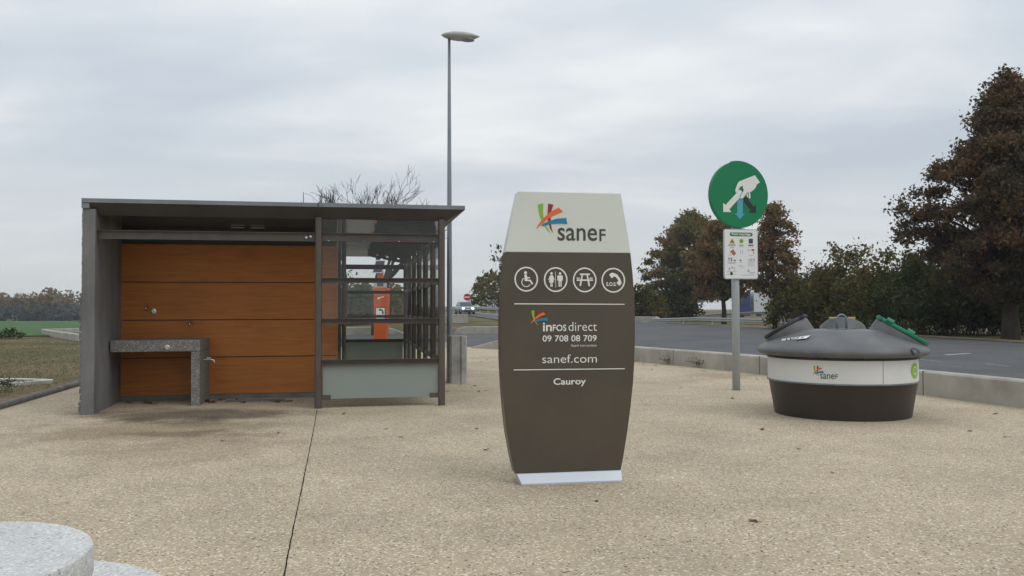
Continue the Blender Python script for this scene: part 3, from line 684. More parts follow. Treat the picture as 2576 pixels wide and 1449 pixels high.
# ------------------------------------------------------------------ totem
def build_totem():
    rz = 0.165; p = G(1311, 1222); q = G(1567, 1214); base = (p + q) / 2
    r = Vector((math.cos(rz), math.sin(rz), 0))
    T = thing('service_totem', 'tall taupe and white curved totem listing the rest stop services', 'sign', (base.x, base.y, 0), rz)
    fc = Face((base.x, base.y, 0), rz)          # plane of the base front; the panel stands 8 cm behind
    B = 0.075; TH = 0.16
    F = Face(Vector((base.x, base.y, 0)) - fc.n * B, rz)
    left = [(1304, 480), (1293, 530), (1282, 582), (1272, 633), (1266, 690), (1262.5, 745), (1260.5, 800), (1260, 850), (1261, 905), (1264, 965), (1269, 1030), (1276, 1090), (1287, 1150), (1296, 1190)]
    right = [(1562, 487.5), (1570, 535), (1579, 587), (1586.5, 637), (1592, 690), (1596, 745), (1598, 800), (1598, 850), (1596.5, 905), (1593, 965), (1586.5, 1030), (1578.5, 1090), (1569.5, 1145), (1562, 1184)]
    Lp = [F.at(*a) for a in left]; Rp = [F.at(*a) for a in right]
    for i in range(len(Lp)):                     # both edges level with one another
        z = (Lp[i][1] + Rp[i][1]) / 2
        if i in (0, 3, len(Lp) - 1): Lp[i] = (Lp[i][0], z); Rp[i] = (Rp[i][0], z)
    def shell(i0, i1, name, m, y0=B, y1=B + TH):
        mb = MB()
        prevs = []
        for i in range(i0, i1 + 1):
            zl, zr = Lp[i][1], Rp[i][1]
            z = (zl + zr) / 2
            prevs.append([(Lp[i][0], y0, z), (Rp[i][0], y0, z), (Rp[i][0], y1, z), (Lp[i][0], y1, z)])
        mb.loft(prevs[::-1])
        return mb.build(name, m, T, bevel=0.004)
    head = shell(0, 3, 'white_head', tot_white)
    # a fine gap, then the taupe body
    body = shell(3, len(Lp) - 1, 'taupe_body', tot_brown, B + 0.0015, B + TH - 0.0015)
    zb = Lp[-1][1]; s0, s1 = p.copy() - base, q.copy() - base; s0, s1 = s0.dot(r), s1.dot(r)
    a0, a1 = Lp[-1][0] + 0.012, Rp[-1][0] - 0.0
    mb = MB(); W_ = 2 * B + TH
    mb.loft([[(s0, 0, 0.0), (s1, 0, 0.0), (s1, W_, 0.0), (s0, W_, 0.0)], [(s0, 0, 0.018), (s1, 0, 0.018), (s1, W_, 0.018), (s0, W_, 0.018)],
             [(a0, B - 0.012, zb), (a1, B - 0.012, zb), (a1, W_ - B + .012, zb), (a0, W_ - B + .012, zb)]])
    mb.build('foot', white_alu, T, bevel=0.003)
    k3 = lambda x, y: F.at((1560 + x * 0.34507) / 1.26708, (580 + y * 0.34507) / 1.26708)
    k4 = lambda x, y: F.at((1560 + x * 0.4003) / 1.26708, (1000 + y * 0.4003) / 1.26708)
    def b3(x0, x1, y0, y1): a, b = k3(x0, y1), k3(x1, y0); return a[0], b[0], a[1], b[1]
    def b4(x0, x1, y0, y1): a, b = k4(x0, y1), k4(x1, y0); return a[0], b[0], a[1], b[1]
    fo = -B + 0.002
    # (local y of the lettering = -off, so off = -B + gap)
    logo(b3(432, 718, 203, 477), fo, head)
    text([('sane', *b3(630, 994, 428, 542), 0.008), ('F', *b3(1016, 1072, 436, 546), 0.012)], fo + .001, 'lettering', ink_dark, head)
    P3 = lambda pts: [k3(*a) for a in pts]
    for cx, cy in ((340, 898), (612, 902), (880, 905), (1144, 908)):
        c = k3(cx, cy); e = k3(cx + 109, cy); g = k3(cx, cy - 115); flat(ring(c[0], c[1], e[0] - c[0], g[1] - c[1], 0.0115, 48), fo, 'pictogram_ring', ink_white, body)
    rad = lambda r_: k3(340 + r_, 900)[0] - k3(340, 900)[0]
    wc = [circle(*k3(333, 838), rad(14)), P3([(322, 855), (345, 855), (348, 878), (375, 880), (375, 890), (350, 892), (352, 901), (380, 903), (405, 941), (391, 949), (370, 916), (325, 916)])]
    wc += ring(*k3(340, 925), rad(45), rad(45), rad(8), 30, 125, 330)
    flat(wc, fo + .0002, 'wheelchair_pictogram', ink_white, body)
    we = [circle(*k3(573, 845), rad(12)), P3([(560, 862), (586, 862), (602, 903), (595, 908), (584, 884), (597, 927), (583, 927), (583, 968), (574, 968), (574, 927), (571, 927), (571, 968), (562, 968), (562, 927), (549, 927), (561, 884), (550, 908), (543, 903)]),
          P3([(608, 828), (612, 828), (615, 975), (611, 975)]), circle(*k3(652, 846), rad(12)),
          P3([(634, 863), (670, 863), (677, 870), (677, 912), (668, 912), (667, 882), (666, 968), (655, 968), (655, 918), (650, 918), (649, 968), (638, 968), (637, 882), (635, 912), (627, 912), (627, 870)])]
    flat(we, fo + .0002, 'restroom_pictogram', ink_white, body)
    pi = [P3([(835, 846), (928, 846), (928, 860), (835, 860)]), P3([(805, 900), (955, 900), (955, 914), (805, 914)]), P3([(805, 883), (832, 883), (832, 893), (805, 893)]), P3([(925, 883), (953, 883), (953, 893), (925, 893)])]
    flat(pi, fo + .0002, 'picnic_pictogram', ink_white, body)
    flat([P3([(850, 859), (864, 859), (846, 960), (830, 960)]), P3([(896, 859), (910, 859), (930, 962), (914, 962)])], fo + .0006, 'picnic_pictogram', ink_white, body)
    ph = [P3([(1106, 858), (1122, 841), (1142, 838), (1180, 855), (1205, 890), (1221, 930), (1215, 946), (1201, 960), (1172, 933), (1186, 918), (1190, 912), (1180, 893), (1162, 876), (1147, 872), (1142, 882), (1128, 890)])]
    flat(ph, fo + .0002, 'telephone_pictogram', ink_white, body)
    text([('S.O.S.', *b3(1078, 1172, 926, 962), 0.03)], fo + .0004, 'lettering', ink_white, body)
    for ln in (P3([(228, 1121), (1248, 1126), (1248, 1134), (228, 1130)]), [k4(*a) for a in ((193, 444), (1077, 434), (1077, 441), (193, 451))]): flat([ln], fo, 'dividing_line', ink_white, body)
    logo(b3(378, 542, 1183, 1334), fo, body)
    text([('in', *b4(426, 496, 70, 140), 0.018), ('FOS', *b4(504, 612, 86, 139), 0.016), ('direct', *b4(630, 855, 65, 138), -0.006),
          ('09 708 08 709', *b4(423, 853, 169, 223), 0.01), ('Appel', *b4(647, 711, 243, 266), 0.0), ('non', *b4(722, 764, 248, 261), 0.0), ('surtaxe', *b4(772, 852, 245, 261), 0.0), ('sanef.com', *b4(420, 855, 322, 394), -0.004), ('Cauroy', *b4(510, 768, 510, 582), 0.016)], fo, 'lettering', ink_white, body)
build_totem()

# ------------------------------------------------------------------ lamp post, bollard
def build_lamp():
    p = G(1131, 957); Y = p.y
    T = thing('street_lamp', 'tall galvanised lamp post with flat oval head behind the shelter', 'street lamp', (p.x, p.y, 0))
    top = D(1131, 92, Y).z
    MB().tube([(0, 0, -0.02), (0, 0, 0.5), (0, 0, top * .5), (0, 0, top)], [0.062, 0.058, 0.045, 0.027], 14).build('pole', galv, T, smooth=True)
    a, b = D(1109.5, 90, Y).x - p.x, D(1207, 90, Y).x - p.x; zc = D(1150, 91, Y).z
    n = 22; rings = []
    for k in range(15):
        t = k / 14; x = a + (b - a) * t; w = (math.sin(math.pi * min(1, t * 1.02 + 0.01)) ** 0.6) if 0 < t < 1 else 0.03
        hu = 0.082 * w; hd = 0.088 * w; zz = zc - 0.01 + 0.035 * (1 - t) ** 2 - 0.02 * (t < .0) 
        rings.append([(x, 0.17 * w * math.cos(2 * math.pi * i / n), zz + (hu if math.sin(2 * math.pi * i / n) > 0 else hd) * math.sin(2 * math.pi * i / n)) for i in range(n)])
    hd_ = MB().loft(rings).build('lamp_head', lamp_grey, T, smooth=True)
    rings = [[(a + (b - a) * (0.70 + 0.155 * math.cos(2 * math.pi * i / 24)) , 0.11 * math.sin(2 * math.pi * i / 24) * s_, zc - z_) for i in range(24)] for s_, z_ in ((1, .060), (0.9, .094), (0.5, .101))]
    MB().loft(rings).build('lens', lens_m, hd_, smooth=True)
build_lamp()
def build_bollard():
    p = G(1148, 964.5); s = p.y / F_PX
    T = MB(); w = 22 * s; h = (965 - 846) * s
    c = 0.028; g = 0.055; d = 0.03
    # square block with chamfered corners and a groove down every face
    side = [(-w + c, -w), (-g, -w), (-g + .015, -w + d), (g - .015, -w + d), (g, -w), (w - c, -w)]
    poly = []
    for k in range(4):
        a = k * math.pi / 2
        poly += [(x * math.cos(a) - y * math.sin(a), x * math.sin(a) + y * math.cos(a)) for x, y in side]
    T.loft([[(x, y, 0.0) for x, y in poly], [(x, y, 0.02) for x, y in poly], [(x * .97, y * .97, 0.045) for x, y in poly], [(x * .985, y * .985, h - .02) for x, y in poly], [(x * .93, y * .93, h) for x, y in poly]])
    o = T.build('concrete_bollard', conc_block); o.location = (p.x, p.y + w, 0); o.rotation_euler = (0, 0, R(17)); tag(o, 'square grooved concrete bollard standing in front of the lamp post', 'bollard')
build_bollard()
q = G(1143, 972); pm = MB(); random.seed(5)
for k in range(5):
    x = -0.1 + k * 0.04; pm.add([(x, -0.02 + random.uniform(-.01, .01), random.uniform(.004, .02)), (x + .045, -0.025, random.uniform(.004, .03)), (x + .04, 0.02, random.uniform(.004, .03)), (x, 0.025, random.uniform(.004, .02))], [(0, 1, 2, 3)])
o = pm.build('paper_scrap', paper); o.location = q; tag(o, 'crumpled white paper scrap on the ground before the concrete bollard', 'litter')

# ------------------------------------------------------------------ recycling sign
def build_recycling_sign():
    rz = 0.22; p = G(1852.5, 981)
    T = thing('recycling_sign', 'green round recycling sign with white panel on a grey pole', 'sign', (p.x, p.y, 0), rz)
    F = Face((p.x, p.y, 0), rz)
    k = lambda x, y: F2.at((2240 + x * 0.27618) / 1.26708, (500 + y * 0.27618) / 1.26708)
    PF = 0.095; F2 = Face(Vector((p.x, p.y, 0)) + F.n * PF, rz)     # the two faces stand in front of the pole
    c = k(425, 435); rx = (k(757, 435)[0] - k(93, 435)[0]) / 2; rzv = (k(425, 48)[1] - k(425, 820)[1]) / 2; rr = (rx + rzv) / 2
    cz = (k(425, 48)[1] + k(425, 820)[1]) / 2
    MB().tube([(0, 0, -0.02), (0, 0, cz)], 0.067, 20).build('pole', pole_grey, T, smooth=True)
    disc = MB()
    n = 56; A = [(c[0] + rx * math.cos(2 * math.pi * i / n), cz + rzv * math.sin(2 * math.pi * i / n)) for i in range(n)]
    disc.loft([[(x, y_, z) for x, z in A] for y_ in (-PF, -PF + 0.10)])
    dk = disc.build('round_sign', sign_green, T, bevel=0.006)
    MB().tube([(c[0] + rx * 1.002 * math.cos(a), -PF + 0.05, cz + rzv * 1.004 * math.sin(a)) for a in np.linspace(R(76), R(106), 10)], 0.012, 6).build('sign_clip', sign_black, dk)
    off = PF + 0.002
    P = lambda pts: [k(*a) for a in pts]
    flat([P([(398, 500), (432, 470), (465, 470), (460, 655), (487, 655), (428, 720), (370, 650), (398, 650)])], off, 'blue_arrow', sign_sky, dk)
    flat([P([(472, 470), (490, 445), (588, 575), (614, 552), (614, 648), (533, 642), (553, 615), (470, 520)])], off + .001, 'black_arrow', sign_black, dk)
    flat([P([(496, 420), (517, 412), (520, 465), (512, 470)]), P([(528, 412), (545, 404), (551, 475), (540, 482), (529, 474)])], off + .002, 'hand_symbol', ink_white, dk)
    hand = [(600, 212), (658, 295), (622, 320), (612, 350), (585, 382), (555, 405), (515, 412), (490, 440), (478, 462), (455, 482), (432, 482), (425, 465), (440, 430), (455, 410), (470, 380), (460, 352), (462, 335), (440, 340), (420, 360), (408, 395), (383, 420), (372, 385), (395, 320), (415, 285)]
    flat([P([(235, 533), (262, 555), (425, 378), (450, 398), (452, 405), (430, 445), (428, 470), (305, 605), (328, 637), (235, 637)])], off + .003, 'white_arrow', ink_white, dk)
    flat([P(hand)], off + .004, 'hand_symbol', ink_white, dk)
    line = P([(452, 385), (470, 380), (455, 410), (440, 430), (425, 465), (430, 484), (455, 485), (480, 464), (492, 441), (516, 414)]); st = []
    for a, b in zip(line[:-1], line[1:]):
        d = Vector((b[0] - a[0], b[1] - a[1])).normalized() * 0.0045; st.append([(a[0] - d.y, a[1] + d.x), (b[0] - d.y, b[1] + d.x), (b[0] + d.y, b[1] - d.x), (a[0] + d.y, a[1] - d.x)])
    flat(st, off + .0055, 'hand_outline', sign_green, dk)
    # information panel below
    a, b = k(247, 1410), k(634, 838); s0, s1, z0, z1 = a[0], b[0], a[1], b[1]; rad = 0.045
    def rrect(x0, x1, y0, y1, r):
        o_ = []
        for cx, cy, a0 in ((x1 - r, y1 - r, 0), (x0 + r, y1 - r, 90), (x0 + r, y0 + r, 180), (x1 - r, y0 + r, 270)):
            o_ += [(cx + r * math.cos(R(a0 + 15 * i)), cy + r * math.sin(R(a0 + 15 * i))) for i in range(7)]
        return o_
    ib = MB(); ib.loft([[(x, y_, z) for x, z in rrect(s0, s1, z0, z1, rad)] for y_ in (-PF, -PF + 0.028)])
    board = ib.build('info_panel', pole_grey, T)
    flat([rrect(s0 + .014, s1 - .014, z0 + .014, z1 - .014, rad - .01)], PF + .0015, 'panel_face', sign_white, board)
    o2 = PF + .003
    a, b = k(310, 915), k(574, 876); flat([rrect(a[0], b[0], a[1], b[1], (b[1] - a[1]) / 2 - .0005)], o2, 'title_bar', sign_green, board)
    a, b = k(334, 911), k(552, 880); text([('Point recyclage', a[0], b[0], a[1], b[1], 0.02)], o2 + .001, 'lettering', ink_white, board)
    Q = lambda x0, x1, y0, y1: P([(x0, y1), (x1, y1), (x1, y0), (x0, y0)])
    flat([P([(305, 1000), (372, 1000), (337, 940)]), Q(294, 378, 1011, 1025)], o2, 'yellow_symbol', yellow, board)
    cc = k(445, 972); flat([circle(cc[0], cc[1], k(470, 972)[0] - cc[0], k(445, 945)[1] - cc[1]), Q(420, 470, 1013, 1027)], o2, 'green_symbol', ink_green, board)
    flat([Q(530, 578, 945, 1000), Q(523, 585, 1014, 1027), Q(436, 455, 968, 980), Q(330, 343, 960, 982), Q(425, 445, 1187, 1202), P([(312, 1335), (340, 1326), (350, 1358), (322, 1370)]), Q(332, 344, 1270, 1288), P([(352, 1200), (368, 1182), (384, 1206)]), Q(583, 592, 1100, 1118), Q(295, 308, 1162, 1180)], o2 + .0006, 'dark_symbol', ink_dark, board)
    flat([P([(318, 1090), (350, 1068), (383, 1118), (357, 1142)]), Q(323, 336, 1162, 1207), Q(302, 313, 1282, 1304), P([(512, 1066), (533, 1085), (552, 1063), (540, 1080)]), Q(562, 592, 1066, 1086)], o2 + .0009, 'red_symbol', red_sign, board)
    flat([P([(334, 1086), (341, 1081), (371, 1127), (364, 1133)])], o2 + .0012, 'yellow_symbol', yellow, board)
    flat([Q(314, 321, 1088, 1122), Q(294, 308, 1181, 1207), Q(362, 369, 1270, 1312), Q(432, 436, 1075, 1120), Q(456, 461, 1072, 1122), Q(530, 545, 1180, 1208), Q(552, 566, 1172, 1208), Q(578, 598, 1172, 1208)], o2 + .0009, 'grey_symbol', ink_blue if False else pole_grey, board)
    tx = []
    for x0, x1, y in ((312, 362, 1040), (312, 362, 1050), (422, 468, 1040), (532, 578, 1040), (300, 332, 1133), (284, 385, 1222), (300, 372, 1230), (420, 465, 1218), (520, 585, 1222), (520, 585, 1238), (412, 462, 1255), (428, 480, 1272), (516, 600, 1258), (280, 386, 1325), (270, 310, 1356), (358, 378, 1356), (438, 596, 1365), (530, 582, 1137)):
        tx.append(Q(x0, x1, y - 2, y + 1.5))
    flat(tx, o2, 'small_print', lens_m, board)
    a, b = k(514, 1335), k(540, 1300); logo((a[0], b[0], a[1], b[1]), o2, board)
    a, b = k(540, 1346), k(600, 1330); text([('saneF', a[0], b[0], a[1], b[1], 0.0)], o2, 'lettering', ink_dark, board)
build_recycling_sign()

# ------------------------------------------------------------------ recycling container
def build_container():
    Yc = 11.27; c = D(2117, 1040, Yc); K = 0.937; s = Yc / F_PX
    T = thing('recycling_container', 'big round grey recycling container with white band and coloured flaps', 'container', (c.x, c.y, 0))
    fr = Yc - 0.98
    zb = lambda y: CAM_H - (y - HOR - 5) * fr / F_PX      # heights on the near side
    z1, z2 = 0.447, 0.750
    MB().lathe([(0.905 * K, -0.03), (0.915 * K, 0.02), (0.985 * K, z1 - 0.02), (0.995 * K, z1)], 96).build('shell', bin_brown, T, smooth=30)
    bd = MB().lathe([(K, z1 + 0.0185), (K, z2)], 96).build('band', band_white, T, smooth=True)
    MB().lathe([(0.99 * K, z1), (1.012 * K, z1 + 0.001), (1.012 * K, z1 + 0.018), (0.99 * K, z1 + 0.018)], 96).build('trim', galv, T, smooth=30)
    MB().lathe([(0.99 * K, z2), (1.01 * K, z2 + 0.001), (1.01 * K, z2 + 0.022), (0.98 * K, z2 + 0.023)], 96).build('trim', lid_black, T, smooth=30)
    prof = [(0.93, 0.812), (1.02, 0.803), (1.09, 0.812), (1.128, 0.84), (1.135, 0.87), (1.115, 0.905), (1.06, 0.94), (0.98, 0.975), (0.90, 1.005), (0.72, 1.072), (0.58, 1.118), (0.50, 1.135), (0.40, 1.14), (0.0005, 1.145)]
    # smooth the profile
    pf = [(max(.0005, p[0] * (K + .01)), p[1] - 0.02) for p in relax(spline(prof, 3), 2)]
    lid = MB().lathe(pf, 96).build('lid', lid_grey, T, smooth=50)
    # dark oval sheet near the rim, painting the shade of a grip recess
    th = -1.02
    rd = Vector((math.cos(th), math.sin(th), 0)); tn = Vector((-math.sin(th), math.cos(th), 0))
    mb = MB(); P = []
    for i in range(18):
        a = 2 * math.pi * i / 18; q = rd * (1.118 + 0.0) + tn * (0.085 * math.cos(a)); zz = 0.865 + 0.05 * math.sin(a)
        rr_ = (K + .01) * np.interp(zz, [0.78, 0.82, 0.85, 0.885, 0.92], [1.06, 1.128, 1.135, 1.115, 1.06]); q = rd * (rr_ + 0.02) + tn * (0.085 * math.cos(a) * (1 if math.sin(a) > 0 else .8)); P.append((q.x, q.y, zz))
    mb.add(P, [tuple(range(18))]); mb.build('grip_recess_shade', lid_black, T)
    # three hooded mouths, each a slanted drum that grows out of the lid
    def mouth(az, m, tilt, name, rc=0.60, zc=1.135, rad=0.31, open_=0.0, fk=1.0):
        d = Vector((math.cos(az), math.sin(az), 0)); ax = (d * math.sin(tilt) + Vector((0, 0, math.cos(tilt)))).normalized()
        t = Vector((-d.y, d.x, 0)); b = ax.cross(t).normalized()
        C = d * rc + Vector((0, 0, zc)); n = 40
        def rg(k, h): return [C + ax * h + (t * math.cos(2 * math.pi * i / n) * 0.98 + b * math.sin(2 * math.pi * i / n) * 1.12) * rad * k for i in range(n)]
        hd = MB().loft([rg(1.05, -0.38), rg(1.02, -0.1), rg(1.0, -0.012), rg(0.97, 0.0), rg(0.86, 0.0), rg(0.84, -0.03)]).build('mouth', lid_grey, T, smooth=35)
        # flap, hinged on the upper side
        def rq(k, h, o=0): return [C + ax * (h + (0.5 - 0.5 * math.sin(2 * math.pi * i / n) * (-1 if b.z > 0 else 1)) * open_) + (t * math.cos(2 * math.pi * i / n) * 0.98 + b * math.sin(2 * math.pi * i / n) * 1.12) * rad * k for i in range(n)]
        fl_ = MB().loft([rq(0.86 * fk, 0.004), rq(1.0 * fk, 0.006), rq(1.02 * fk, 0.02), rq(1.01 * fk, 0.045), rq(0.92 * fk, 0.05), rq(0.87 * fk, 0.032), rq(0.1, 0.034)]).build('flap', m, hd, smooth=35)
        hg = MB(); 
        for sgn in (-1, 1):
            e = C + ax * 0.03 + t * sgn * 0.12 + b * rad * 1.12 * (1 if b.z > 0 else -1) * 0.94 * fk
            hg.tube([e - t * 0.05, e + t * 0.05], 0.028, 10)
        hg.build('hinge', m, fl_, smooth=40)
        if fk == 1.0 and rad > 0.3:
            for k in (-.35, .45):
                e = C + ax * 0.05 + b * rad * 1.12 * k * (1 if b.z > 0 else -1) - t * rad * .8
                e2 = e + b * .09 * (1 if b.z > 0 else -1)
                MB().tube([e, e2], [.034, .034], 8).build('flap_clip', m, fl_, smooth=40)
    mouth(R(154), lid_black, R(30), 'l', rc=0.70, zc=1.125, rad=0.275)
    mouth(R(-21), lid_green, R(31), 'r', rc=0.74, zc=1.085)
    mouth(R(66), yellow, R(28), 'b', rc=0.70, zc=1.115, fk=0.72)
    # lifting eye on its plate
    pl = MB().loft([[(x, y, 1.123) for x, y in ((-.2, .0), (0, -.13), (.2, 0), (0, .13))], [(x, y, 1.134) for x, y in ((-.2, .0), (0, -.13), (.2, 0), (0, .13))]])
    plate = pl.build('lifting_plate', galv, T); plate.location = (-0.03, -0.12, 0)
    pts = [(-0.085, 0, 1.13), (-0.085, 0, 1.24)] + [(0.085 * -math.cos(a), 0, 1.24 + 0.075 * math.sin(a)) for a in np.linspace(0.2, math.pi - .2, 9)] + [(0.085, 0, 1.24), (0.085, 0, 1.13)]
    MB().tube([(x * .75, y, z) for x, y, z in pts], 0.014, 10).build('lifting_eye', galv, plate, smooth=True)
    # flat sticker on the sloping lid, left
    az0 = R(213); R0 = 0.93
    st = MB(); g = []
    for j in range(2):
        for i in range(7):
            az = az0 - R(20) + R(26) * i / 6; r_ = 0.955 - 0.09 * j - 0.14 * (i / 6)
            z = np.interp(r_, [p[0] for p in pf[::-1]], [p[1] for p in pf[::-1]]) + 0.02
            g.append((r_ * math.cos(az), r_ * math.sin(az), z))
    st.add(g, [(i, i + 1, 7 + i + 1, 7 + i) for i in range(6)]).build('sticker', sign_white, lid)
    sk = MB(); 
    for i in range(5):
        az = az0 - R(14) + R(15) * i / 4; r_ = 0.89 - 0.115 * (i + .5) / 6
        for w in (0.0,):
            P = []
            for da, dr in ((-.012, -.02), (.012, -.024), (.012, .02), (-.012, .024)):
                r2 = r_ + dr; z = np.interp(r2, [p[0] for p in pf[::-1]], [p[1] for p in pf[::-1]]) + 0.024; P.append((r2 * math.cos(az + da), r2 * math.sin(az + da), z))
            sk.add(P, [(0, 1, 2, 3)])
    sk.build('sticker_print', ink_dark, lid)
    # lettering wrapped round the band; a = angle, z = height
    def wrap(o):
        for v in o.data.vertices:
            a = -math.pi / 2 + v.co.x; r_ = K - v.co.y; v.co = (r_ * math.cos(a), r_ * math.sin(a), v.co.z)
    view = math.atan2(c.x, c.y)                 # direction from which the camera sees the container
    def ax_(x, y):
        # arc length and height of a pixel on the near side of the band
        r = ray(x, y); o_ = C0 - Vector((c.x, c.y, 0)); A = r.x ** 2 + r.y ** 2; Bq = 2 * (o_.x * r.x + o_.y * r.y); Cq = o_.x ** 2 + o_.y ** 2 - K * K
        t = (-Bq - math.sqrt(max(0, Bq * Bq - 4 * A * Cq))) / (2 * A); h = o_ + r * t
        return (math.atan2(h.x, -h.y), h.z)
    k6 = lambda x, y: ax_((2350 + x * 0.31056) / 1.26708, (950 + y * 0.31056) / 1.26708)
    before = set(bpy.data.objects)
    a, b = k6(778, 803), k6(888, 698); logo((a[0], b[0], a[1], b[1]), 0.003, bd)
    for ch, x0, x1 in (('sane', 852, 998), ('F', 1008, 1034)):
        a, b = k6(x0, 829), k6(x1, 783); text([(ch, a[0], b[0], a[1], b[1], 0.0)], 0.004, 'lettering', ink_dark, bd)
    a = k6(1822, 745)
    el = ring(a[0] + 0.0, a[1] + .0, 0.125, 0.10, 0.125, 36); flat(el, 0.003, 'green_symbol', ink_green, bd)
    flat(ring(a[0], a[1], 0.055, 0.055, 0.014, 24), 0.0045, 'green_symbol', ink_white, bd)
    for o in set(bpy.data.objects) - before: wrap(o)
    sm = k6(1497, 760)[0] - math.pi / 2
    MB().add([((K + .0025) * math.cos(sm + e), (K + .0025) * math.sin(sm + e), z) for e, z in ((-.003, z1 + .02), (.003, z1 + .02), (.003, z2), (-.003, z2))], [(0, 1, 2, 3)]).build('band_seam', galv, bd)
build_container()

# ------------------------------------------------------------------ emergency phone, road signs, rails
def build_sos():
    Y = 26.0; c = D(956, 857, Y)
    T = thing('emergency_phone', 'orange emergency phone post with solar panel seen through the shelter glass', 'phone', (c.x, c.y, 0), 0.12)
    sx = lambda x: (1040 + x * 0.34507) / 1.26708; sy = lambda y: (780 + y * 0.34507) / 1.26708
    zz = lambda y: D(956, sy(y), Y).z
    ux = lambda x: D(sx(x), 750, Y).x - c.x
    zt = zz(398)
    MB().loft([[(ux(438), 0, 0.0), (ux(548), 0, 0.0), (ux(552), .34, 0.0), (ux(438), .34, 0)], [(ux(440), 0, .9), (ux(553), 0, .9), (ux(575), .34, .9), (ux(440), .34, .9)], [(ux(440), 0, zt), (ux(558), 0, zt), (ux(588), .34, zt), (ux(440), .34, zt)]]).build('body', sos_orange, T, bevel=0.01)
    hd = MB().box(ux(440), ux(556), 0.02, .30, zt + 0.001, zz(345)).build('speaker_head', pole_grey, T, bevel=0.01)
    MB().box(ux(470), ux(528), 0.012, .0195, zz(385), zz(352)).build('grille', ink_dark, hd)
    MB().box(ux(470), ux(527), 0.06, .2, zz(345) + .001, zz(235)).build('mast', sos_orange, T)
    fr = MB(); P = [(ux(422), .02, zz(262)), (ux(516), .02, zz(262)), (ux(550), .16, zz(138)), (ux(455), .16, zz(138))]
    fr.loft([P, [(x, y + .05, z) for x, y, z in P]]); f_ = fr.build('solar_frame', white_alu, T)
    ins = [tuple(Vector(p).lerp(sum((Vector(q) for q in P), Vector()) / 4, 0.14)) for p in P]
    MB().add([(x, y - .006, z) for x, y, z in ins], [(0, 1, 2, 3)]).build('solar_cells', solar, f_)
    pt = MB().box(ux(455), ux(544), -0.012, -0.002, zz(690), zz(578)).build('phone_plate', sign_black, T)
    MB().box(ux(460), ux(539), -0.016, -0.013, zz(684), zz(585)).build('plate_face', sign_white, pt)
    hand = [(484, 596), (500, 592), (520, 602), (531, 622), (530, 640), (518, 642), (514, 628), (518, 620), (508, 608), (500, 610), (486, 610)]
    flat([[(ux(x), zz(y)) for x, y in hand]], 0.018, 'phone_pictogram', sign_black, pt)
    text([('SOS', ux(468), ux(530), zz(672), zz(648), 0.03)], 0.018, 'lettering', sign_black, pt)
    flat([[(ux(472), zz(490)), (ux(530), zz(476)), (ux(532), zz(484)), (ux(496), zz(492)), (ux(490), zz(502)), (ux(474), zz(504))]], 0.003, 'sticker', sign_white, T)
build_sos()
def no_entry(x, y, Y, r, rz, label):
    p = D(x, y, Y); g = gz(p.x, Y)
    T = thing('no_entry_sign', label, 'road sign', (p.x, p.y, g), rz); z = p.z - g
    dk = MB().loft([[(r * k * math.cos(2 * math.pi * i / 32), yy, z + r * k * math.sin(2 * math.pi * i / 32)) for i in range(32)] for k, yy in ((1, 0), (1, .04))]).build('disc', red_sign, T)
    MB().box(-r * .78, r * .78, -0.012, -0.004, z - r * .17, z + r * .17).build('bar', sign_white, dk)
    MB().tube([(0, .08, -0.1), (0, .08, z)], 0.04, 10).build('post', galv, T)
no_entry(1174.7, 747.5, 104, 0.42, 0.0, 'red no entry sign above the roof of the silver car')
no_entry(1014, 754.5, 100, 0.40, 0.0, 'red no entry sign seen through the glass beside the orange phone')
def guard_rail(pts, label, h=0.75, post=4.0):
    pts = [Vector(p) for p in pts]
    T = thing('guard_rail', label, 'guard rail', pts[0])
    b = MB(); rings = []
    for i, p in enumerate(pts):
        d = (pts[min(i + 1, len(pts) - 1)] - pts[max(i - 1, 0)]); d.z = 0; d.normalize(); n = Vector((-d.y, d.x, 0)); o = p - pts[0]
        prof = [(0, -.31), (.05, -.27), (.05, -.22), (0, -.17), (0, -.14), (.05, -.09), (.05, -.04), (0, 0), (-.006, 0), (-.006, -.31)]
        rings.append([o + n * -a * 1.3 + Vector((0, 0, h + z)) for a, z in prof])
    b.loft(rings).build('beam', rail_m, T)
    for i in range(len(pts) - 1):
        L_ = (pts[i + 1] - pts[i]).length; k = max(1, int(L_ / post))
        for j in range(k):
            o = pts[i].lerp(pts[i + 1], (j + .5) / k) - pts[0]
            MB().box(o.x - .05, o.x + .05, o.y + .03, o.y + .13, o.z - .2, o.z + h - .05).build('post', rail_m, T)
def tz(x, y): return (x, y, gz(x, y))
rp = [Vector(q) for q in slip_far[1:]]
guard_rail([tz(q.x + 0.3, q.y + 1.6) for q in rp], 'guard rail along the far side of the slip road behind the silver car')
guard_rail([D(1640, 818, 80), D(1748, 816, 74), D(1840, 819, 70), D(1960, 824, 64), D(2100, 832, 56)], 'near guard rail behind the trees beside the recycling sign', 0.62, 2.6)
guard_rail([(lambda p: (p.x, p.y, p.z))(D(x, y, Y)) for x, y, Y in ((1740, 806, 108), (1830, 802, 102), (1950, 797, 96), (2100, 791, 88))], 'far guard rail in front of the white truck', 0.7, 3.2)

